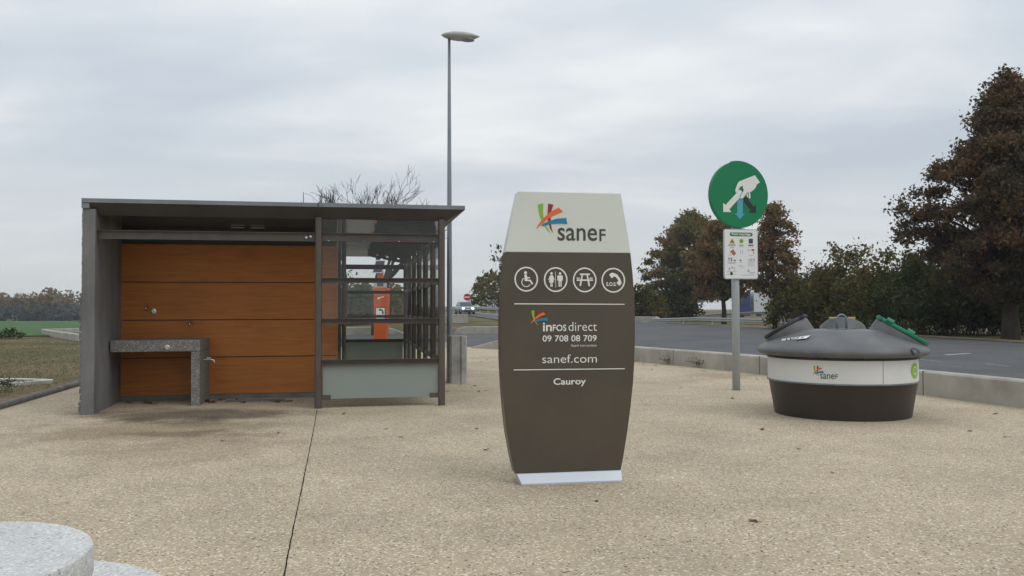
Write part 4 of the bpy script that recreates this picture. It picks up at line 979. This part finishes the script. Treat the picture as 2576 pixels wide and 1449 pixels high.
def build_car():
    p = GT(1169, 790.5); g = gz(p.x, p.y)
    T = thing('silver_car', 'silver hatchback with lit headlights driving down the slip road', 'car', (p.x, p.y, g + 0.02), R(14))
    # nose points towards -y; stations along y: (y, half width, sill z, shoulder z)
    st = [(-2.1, .60, .30, .52), (-2.02, .78, .22, .68), (-1.8, .86, .20, .78), (-1.2, .89, .20, .88), (-.4, .90, .20, .93), (.6, .90, .20, .95), (1.5, .89, .22, .97), (2.0, .82, .26, .95), (2.12, .70, .35, .85)]
    rings = []
    for y, w, a, b in st:
        rings.append([(-w * .9, y, a), (-w, y, a + .14), (-w, y, b - .14), (-w * .88, y, b), (w * .88, y, b), (w, y, b - .14), (w, y, a + .14), (w * .9, y, a)])
    b_ = MB().loft(rings).build('body', car_paint, T, smooth=40)
    cab = [(-.95, .74, .86, .90), (-.15, .66, .86, 1.40), (.35, .64, .86, 1.48), (1.2, .62, .86, 1.42), (1.95, .66, .86, .97)]
    MB().loft([[(-.80, y, a), (-w, y, c), (w, y, c), (.80, y, a)] for y, w, a, c in cab]).build('cabin', car_paint, T, smooth=30)
    MB().add([(-.70, -.92, .935), (.70, -.92, .935), (.60, -.20, 1.385), (-.60, -.20, 1.385)], [(0, 1, 2, 3)]).build('windscreen', car_glass, T)
    for s_ in (-1, 1):
        MB().add([(s_ * .785, -.55, .96), (s_ * .775, 1.5, .98), (s_ * .66, 1.15, 1.36), (s_ * .69, .0, 1.38)], [(0, 1, 2, 3)]).build('side_window', car_glass, T)
        MB().loft([[(s_ * .55 + .14 * math.cos(a), y, .66 + .09 * math.sin(a)) for a in np.linspace(0, 2 * math.pi, 14, endpoint=False)] for y in (-2.09, -1.9)]).build('headlight', headlamp_m, T)
        MB().box(s_ * .98 - .08, s_ * .98 + .08, -.62, -.5, .93, 1.05).build('mirror', car_paint, T)
        for y in (-1.3, 1.3):
            w_ = MB().loft([[(x, y + .31 * k * math.cos(a), .31 + .31 * k * math.sin(a)) for a in np.linspace(0, 2 * math.pi, 22, endpoint=False)] for x, k in ((s_ * .70, 1), (s_ * .905, 1), (s_ * .915, .9))]).build('wheel', tyre, T)
            MB().loft([[(x, y + .19 * math.cos(a), .31 + .19 * math.sin(a)) for a in np.linspace(0, 2 * math.pi, 16, endpoint=False)] for x in (s_ * .9, s_ * .925)]).build('rim', chrome, w_)
    MB().box(-.42, .42, -2.115, -2.0, .30, .46).build('grille', dark_m, T); MB().box(-.38, .38, -2.125, -2.0, .60, .66).build('grille', dark_m, T)
    MB().box(-.26, .26, -2.135, -2.0, .485, .585).build('number_plate', sign_white, T)
build_car()
def build_truck():
    p = D(1897, 786, 122); 
    T = thing('truck', 'lorry with white trailer and dark blue cab behind the roadside trees', 'truck', (p.x, p.y, -0.1))
    MB().box(0, 13.2, 0, 2.5, 1.05, 4.0).build('trailer', truck_white, T)
    MB().loft([[(-2.6, 0.05, .45), (-.5, 0.05, .45), (-.5, 2.45, .45), (-2.6, 2.45, .45)], [(-2.6, 0.05, 2.0), (-.5, 0.05, 2.0), (-.5, 2.45, 2.0), (-2.6, 2.45, 2.0)], [(-2.3, 0.12, 3.6), (-.5, 0.12, 3.8), (-.5, 2.38, 3.8), (-2.3, 2.38, 3.6)]]).build('cab', truck_blue, T, bevel=.05)
    MB().box(-2.2, -1.2, -.01, .04, 2.1, 2.9).build('cab_window', car_glass, T)
    MB().box(-.4, 13.1, .3, 2.2, .8, 1.045).build('chassis', dark_m, T)
    MB().box(3.5, 8.8, .08, .12, .5, 1.0).build('side_guard', rail_m, T)
    for x in (-1.9, .9, 9.2, 10.5, 11.8):
        MB().loft([[(x + .5 * math.cos(a), y, .5 + .5 * math.sin(a)) for a in np.linspace(0, 2 * math.pi, 20, endpoint=False)] for y in (.05, .4)]).build('wheel', tyre, T)
build_truck()
# tan bank below the far carriageway
ba = [D(x, y, Y) for x, y, Y in ((1700, 812, 100), (1800, 811, 97), (1880, 810, 94), (1960, 809, 91), (2100, 806, 86))]
bb = [D(x, y, Y) for x, y, Y in ((1700, 806, 107), (1800, 801, 103), (1880, 797, 100), (1960, 793, 97), (2100, 787, 91))]
n = len(ba); o = MB().add(ba + bb + [(v.x + 1, v.y + 9, v.z - .5) for v in bb], [(i, i + 1, n + i + 1, n + i) for i in range(n - 1)] + [(n + i, n + i + 1, 2 * n + i + 1, 2 * n + i) for i in range(n - 1)]).build('bank', bank_m, smooth=True); struct(o)

# ------------------------------------------------------------------ granite table in the foreground
def build_table():
    zt, r = 0.70, 0.46; c = Vector((-1.683, 2.37, 0))
    T = thing('picnic_table', 'round pale granite picnic table on a wider lower slab', 'table', c)
    n = 90; random.seed(8)
    jag = [random.uniform(-1, 1) for _ in range(n)]; jag = [(jag[i] + jag[i - 1] + jag[(i + 1) % n]) / 3 for i in range(n)]
    def rg(k, z, j=0.0, jz=0.0): return [((r * k + jag[i] * j) * math.cos(2 * math.pi * i / n), (r * k + jag[i] * j) * math.sin(2 * math.pi * i / n), z + jag[(i * 7) % n] * jz) for i in range(n)]
    MB().loft([rg(.96, zt - .11), rg(.985, zt - .1, .002), rg(1.0, zt - .085, .003), rg(1.0, zt - .014, .003, .004), rg(.993, zt - .003, .003, .001), rg(.98, zt)]).build('tabletop', granite_pale, T, smooth=25)
    MB().lathe([(.24, 0.3), (.22, zt - .11)], 40).build('pedestal', granite_pale, T, smooth=40)
    best = None
    for k in range(20, 66):
        ds = [(G(x, y, k / 100) - c).xy.length for x, y in ((231.6, 1405.4), (321.7, 1419.3), (431, 1449))]
        if best is None or max(ds) - min(ds) < best[0]: best = (max(ds) - min(ds), k / 100, sum(ds) / 3)
    zs, r2 = best[1], best[2]; s = Vector((0, 0, 0)); print('slab', best)
    MB().lathe([(r2 * .97, zs - .12), (r2, zs - .105), (r2, zs - .01), (r2 * .985, zs), (.02, zs + .001)], 90, (s.x, s.y, 0)).build('lower_slab', granite_pale, T, smooth=30)
    MB().lathe([(.34, -.02), (.30, zs - .12)], 40, (s.x, s.y, 0)).build('base', granite_pale, T, smooth=40)
build_table()

# ------------------------------------------------------------------ fallen leaves
def leaf_mesh(k):
    random.seed(40 + k); mb = MB(); n = 9; P = []
    for i in range(n):
        a = 2 * math.pi * i / n; r_ = (0.032 if i % 2 else 0.048) * random.uniform(.7, 1.25); P.append((r_ * 1.3 * math.cos(a), r_ * math.sin(a), random.uniform(.002, .022)))
    mb.add(P + [(0, 0, .008)], [(i, (i + 1) % n, n) for i in range(n)]); mb.tube([(0.05, 0, .01), (.09, .01, .006)], .0025, 4)
    me = mb.build('dry_leaf', leaf_dry).data; return me
def scatter_leaves():
    spots = [(325, 1014), (385, 1017), (372, 1014), (520, 1011), (535, 1013), (528, 1010), (555, 1007), (600, 1007), (690, 1011), (700, 1012), (728, 1010), (610, 1014), (865, 1042), (970, 1080), (1200, 1079), (1917, 1082), (1224, 1132),
             (2095, 1190), (1100, 993), (1040, 1001), (1125, 985), (1000, 994), (940, 997), (860, 995), (1680, 917), (1695, 920), (1715, 925), (1765, 932), (1770, 927), (1650, 920), (1640, 930), (1618, 917), (1772, 936), (1835, 935), (1824, 957), (1738, 951), (1712, 975), (1843, 1003), (1905, 955),
             (2530, 1100), (2505, 1042), (1610, 952), (1204, 985), (1220, 984), (1185, 975), (1194, 971), (1160, 967), (1191, 899), (1210, 910), (1225, 905), (2440, 1085), (2010, 1130), (1500, 1262), (1895, 1312), (560, 1110), (700, 1090), (1010, 1100)]
    meshes = [leaf_mesh(k) for k in range(4)]
    for o in [o for o in col.objects if o.name.startswith('dry_leaf')]: bpy.data.objects.remove(o)
    random.seed(11)
    for i, (x, y) in enumerate(spots):
        p = G(x, y); o = bpy.data.objects.new('dry_leaf', meshes[i % 4]); col.objects.link(o)
        big = 1.25 if i < 12 else random.uniform(.35, .68)
        o.location = (p.x, p.y, 0.002); o.rotation_euler = (random.uniform(-.25, .25), random.uniform(-.25, .25), random.uniform(0, 6.28)); o.scale = (big, big, big)
        tag(o, 'dry brown leaf lying on the beige pavement', 'leaf', 'fallen leaves on the pavement')
scatter_leaves()

# ------------------------------------------------------------------ vegetation
def leaves_mesh(pts, size, seed, name, m, parent, droop=0.0, ratio=1.5):
    """leaf quads with random orientation; each carries its own shade value"""
    rng = np.random.default_rng(seed); P = np.asarray(pts); n = len(P)
    a = rng.normal(size=(n, 3)); a[:, 2] -= droop; a /= np.linalg.norm(a, axis=1)[:, None]
    b = rng.normal(size=(n, 3)); b -= (b * a).sum(1)[:, None] * a; b /= np.linalg.norm(b, axis=1)[:, None]
    s = size * rng.uniform(.4, 1.55, n)[:, None]
    u = a * s * .5 * ratio; w = b * s * .5
    V = np.stack([P - u, P + w * .9 - u * .1, P + u, P - w * .9 - u * .1], 1).reshape(-1, 3)
    me = bpy.data.meshes.new(name); me.vertices.add(4 * n); me.vertices.foreach_set('co', V.astype(np.float32).ravel())
    me.loops.add(4 * n); me.loops.foreach_set('vertex_index', np.arange(4 * n, dtype=np.int32)); me.polygons.add(n)
    me.polygons.foreach_set('loop_start', np.arange(0, 4 * n, 4, dtype=np.int32)); me.update(calc_edges=True)
    at = me.attributes.new('shade', 'FLOAT', 'POINT'); at.data.foreach_set('value', np.repeat(rng.uniform(0, 1, n), 4).astype(np.float32))
    me.materials.append(m); o = bpy.data.objects.new(name, me); col.objects.link(o)
    if parent: o.parent = parent
    return o
def limb(mb, a, b, r0, r1, rng, sag=0.08, n=5, sides=6):
    a, b = np.asarray(a, float), np.asarray(b, float); L_ = np.linalg.norm(b - a); j = rng.normal(size=3) * L_ * sag
    pts = []
    for k in range(n):
        t = k / (n - 1); pts.append(a + (b - a) * t + j * math.sin(math.pi * t) + np.array([0, 0, 1]) * L_ * .06 * math.sin(math.pi * t))
    mb.tube(pts, [r0 + (r1 - r0) * k / (n - 1) for k in range(n)], sides, caps=False)
    return pts
def leafy_tree(name, label, loc, H, prof, leafm, seed, nclump=90, nleaf=20000, lsize=0.14, trunk_r=0.16, z0=2.0, spread=0.5, lean=(0, 0), group=None, cat='tree', twigs=True, droop=.3):
    """prof: list of (height fraction, crown radius in m). Clumps of leaves sit at limb ends all through the crown"""
    rng = np.random.default_rng(seed); T = thing(name, label, cat, loc, group=group)
    hs = [p[0] for p in prof]; rs = [p[1] for p in prof]
    trunk = MB(); top = H * .93
    tp = [np.array([lean[0] * t + .12 * math.sin(5 * t + seed), lean[1] * t + .1 * math.cos(4 * t + seed), top * t]) for t in np.linspace(0, 1, 9)]
    tp[0] = np.array([0, 0, -.2])
    trunk.tube(tp, [trunk_r * 1.25] + [trunk_r * (1 - t) ** .9 + .012 for t in np.linspace(.125, 1, 8)], 10, caps=False)
    C = []; tries = 0
    while len(C) < nclump and tries < 9000:
        tries += 1; t = rng.uniform(hs[0], hs[-1]); rm = np.interp(t, hs, rs); q = math.sqrt(rng.uniform(0.0, 1)); a = rng.uniform(0, 2 * math.pi)
        rm *= 1 + .22 * math.sin(3 * a + seed + 7 * t) + rng.normal() * .06
        c = np.array([math.cos(a) * rm * q + lean[0] * t, math.sin(a) * rm * q + lean[1] * t, H * t])
        if q < .35 and rng.uniform() < .5: continue
        if all(np.linalg.norm((c - d) / np.array([1, 1, .8])) > spread * .62 for d in C): C.append(c)
    P = []; per = nleaf // max(1, len(C))
    for c in C:
        r = math.hypot(c[0] - lean[0] * c[2] / H, c[1] - lean[1] * c[2] / H); zb = max(z0 * .8, c[2] - r * rng.uniform(.5, .95) - .3); tb = min(.97, zb / top)
        base = np.array([np.interp(tb, np.linspace(0, 1, 9), [p[k] for p in tp]) for k in range(3)])
        pl = limb(trunk, base, c, max(.012, trunk_r * .34 * (1 - tb) + .008), .006, rng, .07, 5, 5)
        if twigs:
            for _ in range(3):
                e = c + rng.normal(size=3) * spread * .55; limb(trunk, pl[3], e, .008, .003, rng, .1, 3, 3)
        sx = spread * rng.uniform(.4, .68); k = int(per * rng.uniform(.45, 1.55))
        g = rng.normal(size=(k, 3)) * np.array([sx, sx, sx * .62]); P.append(c + g)
    P = np.concatenate(P); P = P[P[:, 2] > z0 * .55]
    trunk.build('trunk', bark, T, smooth=True, fixn=False)
    leaves_mesh(P, lsize, seed, 'crown', leafm, T, droop)
    return T
def bare_tree(name, label, loc, H, seed, r0=0.14, fork=1.6, upright=.55, depth=5, leafm=None, nleaf=0, lsize=.14, spread=1.0, group=None, nb=(2, 4), rmin=.006):
    rng = np.random.default_rng(seed); T = thing(name, label, 'tree', loc, group=group); mb = MB(); tips = []
    def grow(p, d, L_, r, k):
        d = d / np.linalg.norm(d); e = p + d * L_; j = rng.normal(size=3) * L_ * .05
        r = max(r, rmin); mb.tube([p, p + d * L_ * .35 + j, p + d * L_ * .7 + j * 1.3 + np.array([0, 0, .02 * L_]), e], [r, r * .88, r * .78, r * .66], 6 if k < 2 else 4 if k < 4 else 3, caps=False)
        if k >= depth: tips.append(e); return
        if k >= 2: tips.append(e)
        for q in range(rng.integers(nb[0], nb[1] + 1)):
            dv = rng.normal(size=3); dv -= dv.dot(d) * d; dv /= np.linalg.norm(dv)
            nd = d + dv * rng.uniform(.35, .8) * spread + np.array([0, 0, upright * .35])
            grow(p + d * L_ * rng.uniform(.55, 1.0) if q else e, nd, L_ * rng.uniform(.62, .86), r * rng.uniform(.5, .68), k + 1)
    grow(np.array([0, 0, -.2]), np.array([.03, .02, 1.0]), fork + .2, r0, 0)
    zmax = max(v[2] for v in mb.v); k = H / zmax; mb.v = [(x * k, y * k, z * k) for x, y, z in mb.v]
    mb.build('trunk', twig_m, T, smooth=True, fixn=False)
    if nleaf:
        t = np.array(tips) * k; t = t[(t[:, 2] < H * .6) & (np.abs(t[:, 0]) < 2.6)]; P = t[rng.integers(0, len(t), nleaf)] + rng.normal(size=(nleaf, 3)) * .18
        leaves_mesh(P, lsize, seed, 'crown', leafm, T, .5)
    return T
def poplar(label, loc, H, seed):
    rng = np.random.default_rng(seed); T = thing('poplar_tree', label, 'tree', loc); mb = MB()
    mb.tube([(0, 0, -.2), (.1, 0, H * .5), (0, .05, H)], [.3, .2, .05], 7, caps=False)
    for _ in range(46):
        z = rng.uniform(.25, .86) * H; a = rng.uniform(0, 6.28); r = rng.uniform(.5, 1.7) * (1.15 - z / H); e = min(H * rng.uniform(.84, 1.0), z + rng.uniform(2.5, 6))
        limb(mb, (0, 0, z), (math.cos(a) * r, math.sin(a) * r, e), .075, .03, rng, .03, 5, 4)
    mb.build('trunk', twig_m, T, smooth=True, fixn=False)
def bush(label, loc, W_, Dp, H, leafm, seed, nleaf=9000, lsize=0.15, name='bush', group=None, ragged=.25):
    rng = np.random.default_rng(seed); T = thing(name, label, 'bush', loc, group=group); P = []; st = MB(); nc = int(26 + W_ * 9)
    per = nleaf // nc
    for _ in range(nc):
        a = rng.uniform(-1, 1); b = rng.uniform(-1, 1); e = math.sqrt(max(.05, 1 - .75 * a * a - .25 * b * b))
        h = H * e * (1 + rng.normal() * ragged * .45) * rng.uniform(.25, 1.0); c = np.array([a * W_ / 2, b * Dp / 2, max(.12, h)])
        k = int(per * rng.uniform(.5, 1.5)); s = rng.uniform(.22, .42) * min(1.0, H / 2.5)
        P.append(c + rng.normal(size=(k, 3)) * np.array([s * 1.25, s * 1.25, s]))
        k_ = min(1, H / 1.6); limb(st, (a * W_ * .3, b * Dp * .3, -.1 * k_), c, .022 * k_, .006 * k_, rng, .05, 4, 4)
        if h > H * .7:
            for _ in range(2):
                tip = c + np.array([rng.normal() * .2, rng.normal() * .2, rng.uniform(.2, .65) * min(1, H / 3)]); limb(st, c, tip, .006, .003, rng, .05, 3, 3); m_ = 14; t = rng.uniform(0, 1, (m_, 1)); P.append(c + (tip - c) * t + rng.normal(size=(m_, 3)) * .05)
    P = np.concatenate(P); P = P[P[:, 2] > .02]
    st.build('stems', twig_m, T, fixn=False); leaves_mesh(P, lsize, seed, 'foliage', leafm, T, .3)
    return T
def at0(x, y): p = GT(x, y); return (p.x, p.y, p.z)
# big tree on the right
p = at0(2543, 853)
leafy_tree('broad_tree', 'tall dark russet tree rising at the right edge above the bushes', p, 12.0, [(.16, 1.3), (.25, 3.1), (.38, 3.9), (.52, 3.9), (.60, 3.5), (.69, 2.5), (.80, 1.55), (.89, .8), (.96, .3), (1.0, .1)], lf_big, 3, 420, 88000, .108, .34, 1.9, .5)
p = at0(1738, 806.5)
leafy_tree('broad_tree', 'wide green and brown tree left of the recycling sign pole', (p[0], p[1], p[2]), 12.6, [(.18, 3.0), (.28, 5.0), (.45, 5.2), (.62, 4.2), (.78, 3.2), (.92, 1.7), (1.0, .3)], lf_mix, 8, 230, 36000, .21, .26, 2.6, .75)
p = at0(1821, 815)
leafy_tree('broad_tree', 'brown tree directly behind the round green sign', p, 9.6, [(.26, 1.8), (.4, 3.0), (.6, 3.0), (.8, 2.0), (.95, .9), (1.0, .3)], lf_red, 15, 110, 15000, .19, .22, 2.5, .62)
p = at0(1949, 826)
leafy_tree('broad_tree', 'sparse red brown tree between the sign and the recycling container', p, 8.7, [(.30, .9), (.40, 1.75), (.54, 1.9), (.70, 1.5), (.84, 1.0), (.96, .45), (1.0, .15)], lf_red, 21, 110, 15000, .125, .15, 2.4, .46)
# bushes behind the asphalt, right
bs = [(1612, 806, 92, 4.6, 3.4, lf_olive, 'olive bush beside the totem at the far end of the barrier'), (1690, 806, 98, 6.0, 2.8, lf_green, 'dark bush under the wide green and brown tree'),
      (2045, 829, 58, 5.2, 3.6, lf_olive, 'olive bush at the left end of the roadside row'), (2130, 833, 54, 5.4, 4.5, lf_olive, 'yellowish bush behind the black flap of the container'),
      (2235, 838, 50, 5.4, 4.75, lf_olive, 'tallest olive bush of the roadside row, above the green flap'), (2330, 843, 46, 4.8, 4.2, lf_green, 'dark green bush right of the green flap'),
      (2430, 848, 43.5, 4.8, 3.7, lf_green, 'dark bush under the tall russet tree'), (2560, 853, 44.5, 5.2, 3.6, lf_green, 'dark bush behind the trunk of the tall russet tree')]
for i, (x, y, Y, w, h, m_, lab) in enumerate(bs):
    q = D(x, 800, Y); bush(lab, (q.x, q.y, gz(q.x, q.y)), w, 3.2, h, m_, 60 + i, 13000 if Y < 60 else 6000, .135 if Y < 60 else .22)
# bare trees behind the shelter
q = D(945, 800, 46)
bare_tree('bare_tree', 'nearly bare tree spreading above the shelter roof', (q.x, q.y, 0), 9.9, 29, .17, 1.7, .6, 7, lf_mix, 1000, .14, 1.0, nb=(2, 3), rmin=.006)
for i, (x, yt, Y) in enumerate(((763, 483, 150), (808, 476, 152), (832, 484, 150))):
    q = D(x, yt, Y); z = gz(q.x, Y)
    labs = ['bare poplar tip leftmost above the shelter roof', 'bare poplar tip over the black roof joint', 'bare poplar tip just right of the black roof joint']
    poplar(labs[i], (q.x, q.y, z), q.z - z, 70 + i)
q = D(868, 800, 62); bare_tree('bare_tree', 'low bare tree between the poplars and the spreading tree', (q.x, q.y, gz(q.x, q.y)), 10.0, 33, .14, 2.2, .6, 5, spread=.9, rmin=.008)
# scrub seen through the glass and beside the lamp
sc_ = [(800, 64, 5.5, 3.0, lf_green, 'dark scrub behind the left end of the glazed corridor'), (862, 66, 5.0, 3.1, lf_green, 'dark scrub left of the bare tree trunk through the glass'), (925, 70, 4.6, 2.6, lf_mix, 'mixed scrub behind the orange phone'), (985, 78, 3.5, 2.2, lf_mix, 'thin scrub right of the orange phone through the glass'),
       (1232, 128, 5.6, 4.4, lf_mix, 'scrubby bush above the guard rail beside the totem'), (1262, 122, 6.0, 6.0, lf_mix, 'taller scrub half hidden by the left edge of the totem')]
for i, (x, Y, w, h, m_, lab) in enumerate(sc_):
    q = D(x, 790, Y); bush(lab, (q.x, q.y, gz(q.x, q.y)), w, 3.0, h, m_, 90 + i, 3800 if Y < 100 else 1500, .24 if Y < 100 else .30, ragged=.6)
q = GT(25, 852); bush('small dark shrub in the grass beside the green field', (q.x, q.y, q.z), 1.25, .8, 0.5, lf_green, 120, 420, .07)
q = GT(4, 985); bush('yellow green weed at the kerb on the left edge', (q.x, q.y, q.z), 0.4, 0.3, 0.16, lf_grass, 121, 160, .03, name='weed')
for i, (x, y) in enumerate(((1763, 925), (1680, 917.5))):
    q = G(x, y); bush(('dry brown weed growing at the foot of the low wall', 'small dry weed at the wall foot near the totem')[i], (q.x, q.y, 0), 0.26 - .08 * i, 0.12, 0.07 - .02 * i, lf_red, 122 + i, 70, .022, name='weed')
# far wood beyond the field
def build_wood():
    rng = np.random.default_rng(5); P, U = [], []
    for k in range(190):
        x = rng.uniform(-270, -95); Y = 285 + rng.uniform(0, 30); top = np.interp(x, [-270, -182, -150, -95], [8.3, 9.2, 10.4, 12.0]) * rng.uniform(.72, 1.12)
        g = gz(x, Y); w = rng.uniform(1.7, 3.4); m_ = 210
        v = np.clip(rng.normal(size=(m_, 3)), -1.8, 1.8) * np.array([w * .5, w * .5, top * .19]) + np.array([x, Y, g + top * .66]); P.append(v)
    for k in range(240):
        x = rng.uniform(-270, -95); Y = 279 + rng.uniform(0, 12); g = gz(x, Y); m_ = 90; hh = rng.uniform(.8, 1.0) * rng.choice([2.2, 3.6, 5.2])
        U.append(np.clip(rng.normal(size=(m_, 3)), -1.7, 1.7) * np.array([1.5, 1.2, hh * .3]) + np.array([x, Y, g + hh * .6]))
    P = np.concatenate(P); U = np.concatenate(U); U = U[U[:, 2] > -2.5]
    o = leaves_mesh(P, .75, 1, 'far_wood', lf_wood, None); tag(o, 'far autumn wood beyond the green field', 'wood', kind='stuff')
    o = leaves_mesh(U, .8, 2, 'wood_edge', lf_under, None); tag(o, 'undergrowth along the foot of the far wood, shade and haze in its colour', 'wood', kind='stuff')
    for i, x in enumerate((62, 95)):
        q = D(x, 803, 262); bush(('dark round shrub at the wood edge, left of two', 'dark round shrub at the wood edge, right of two')[i], (q.x, q.y, gz(q.x, 262)), 4, 3, 3.0, lf_under, 130 + i, 900, .5)
build_wood()
# rough grass on the left strip
def build_grass():
    rng = np.random.default_rng(9); n = 20000
    Y = 8 + 40 * rng.uniform(0, 1, n) ** 1.4; lo = -0.62 * Y - 3; X = np.array([rng.uniform(l, kx(y) - .25) for l, y in zip(lo, Y)])
    d = np.array([kx(y) for y in Y]) - X
    keep = (rng.uniform(size=n) < np.clip((d - .1) / 1.6, .12, 1)); X, Y = X[keep], Y[keep]; n = len(X)
    h = rng.uniform(.02, .055, n); a = rng.uniform(0, 6.28, n); w = rng.uniform(.006, .015, n)
    dx, dy = np.cos(a) * w, np.sin(a) * w; lx, ly = rng.normal(size=n) * .03, rng.normal(size=n) * .03
    Z = np.array([gz(x, y) for x, y in zip(X, Y)]) - .03
    V = np.stack([np.stack([X - dx, Y - dy, Z], 1), np.stack([X + dx, Y + dy, Z], 1), np.stack([X + lx, Y + ly, Z + h], 1)], 1).reshape(-1, 3)
    me = bpy.data.meshes.new('grass'); me.from_pydata(V.tolist(), [], [(3 * i, 3 * i + 1, 3 * i + 2) for i in range(n)])
    at = me.attributes.new('shade', 'FLOAT', 'POINT'); at.data.foreach_set('value', np.repeat(rng.uniform(0, 1, n), 3).astype(np.float32))
    me.materials.append(lf_grass); o = bpy.data.objects.new('grass', me); col.objects.link(o); tag(o, 'rough short grass on the verge left of the shelter', 'grass', kind='stuff')
build_grass()

# ------------------------------------------------------------------ haze
def build_haze():
    m = bpy.data.materials.new('haze'); m.use_nodes = True; nt = m.node_tree; nt.nodes.clear()
    out = nt.nodes.new('ShaderNodeOutputMaterial'); v = nt.nodes.new('ShaderNodeVolumePrincipled')
    v.inputs['Color'].default_value = (0.86, 0.91, 0.97, 1); v.inputs['Density'].default_value = 0.0004; v.inputs['Anisotropy'].default_value = 0.1
    nt.links.new(v.outputs[0], out.inputs['Volume'])
    o = MB().box(-910, 910, -70, 1410, -9.5, 24).build('haze', m); o['kind'] = 'stuff'; o['label'] = 'thin autumn haze in the air over the fields'; o['category'] = 'haze'
build_haze()
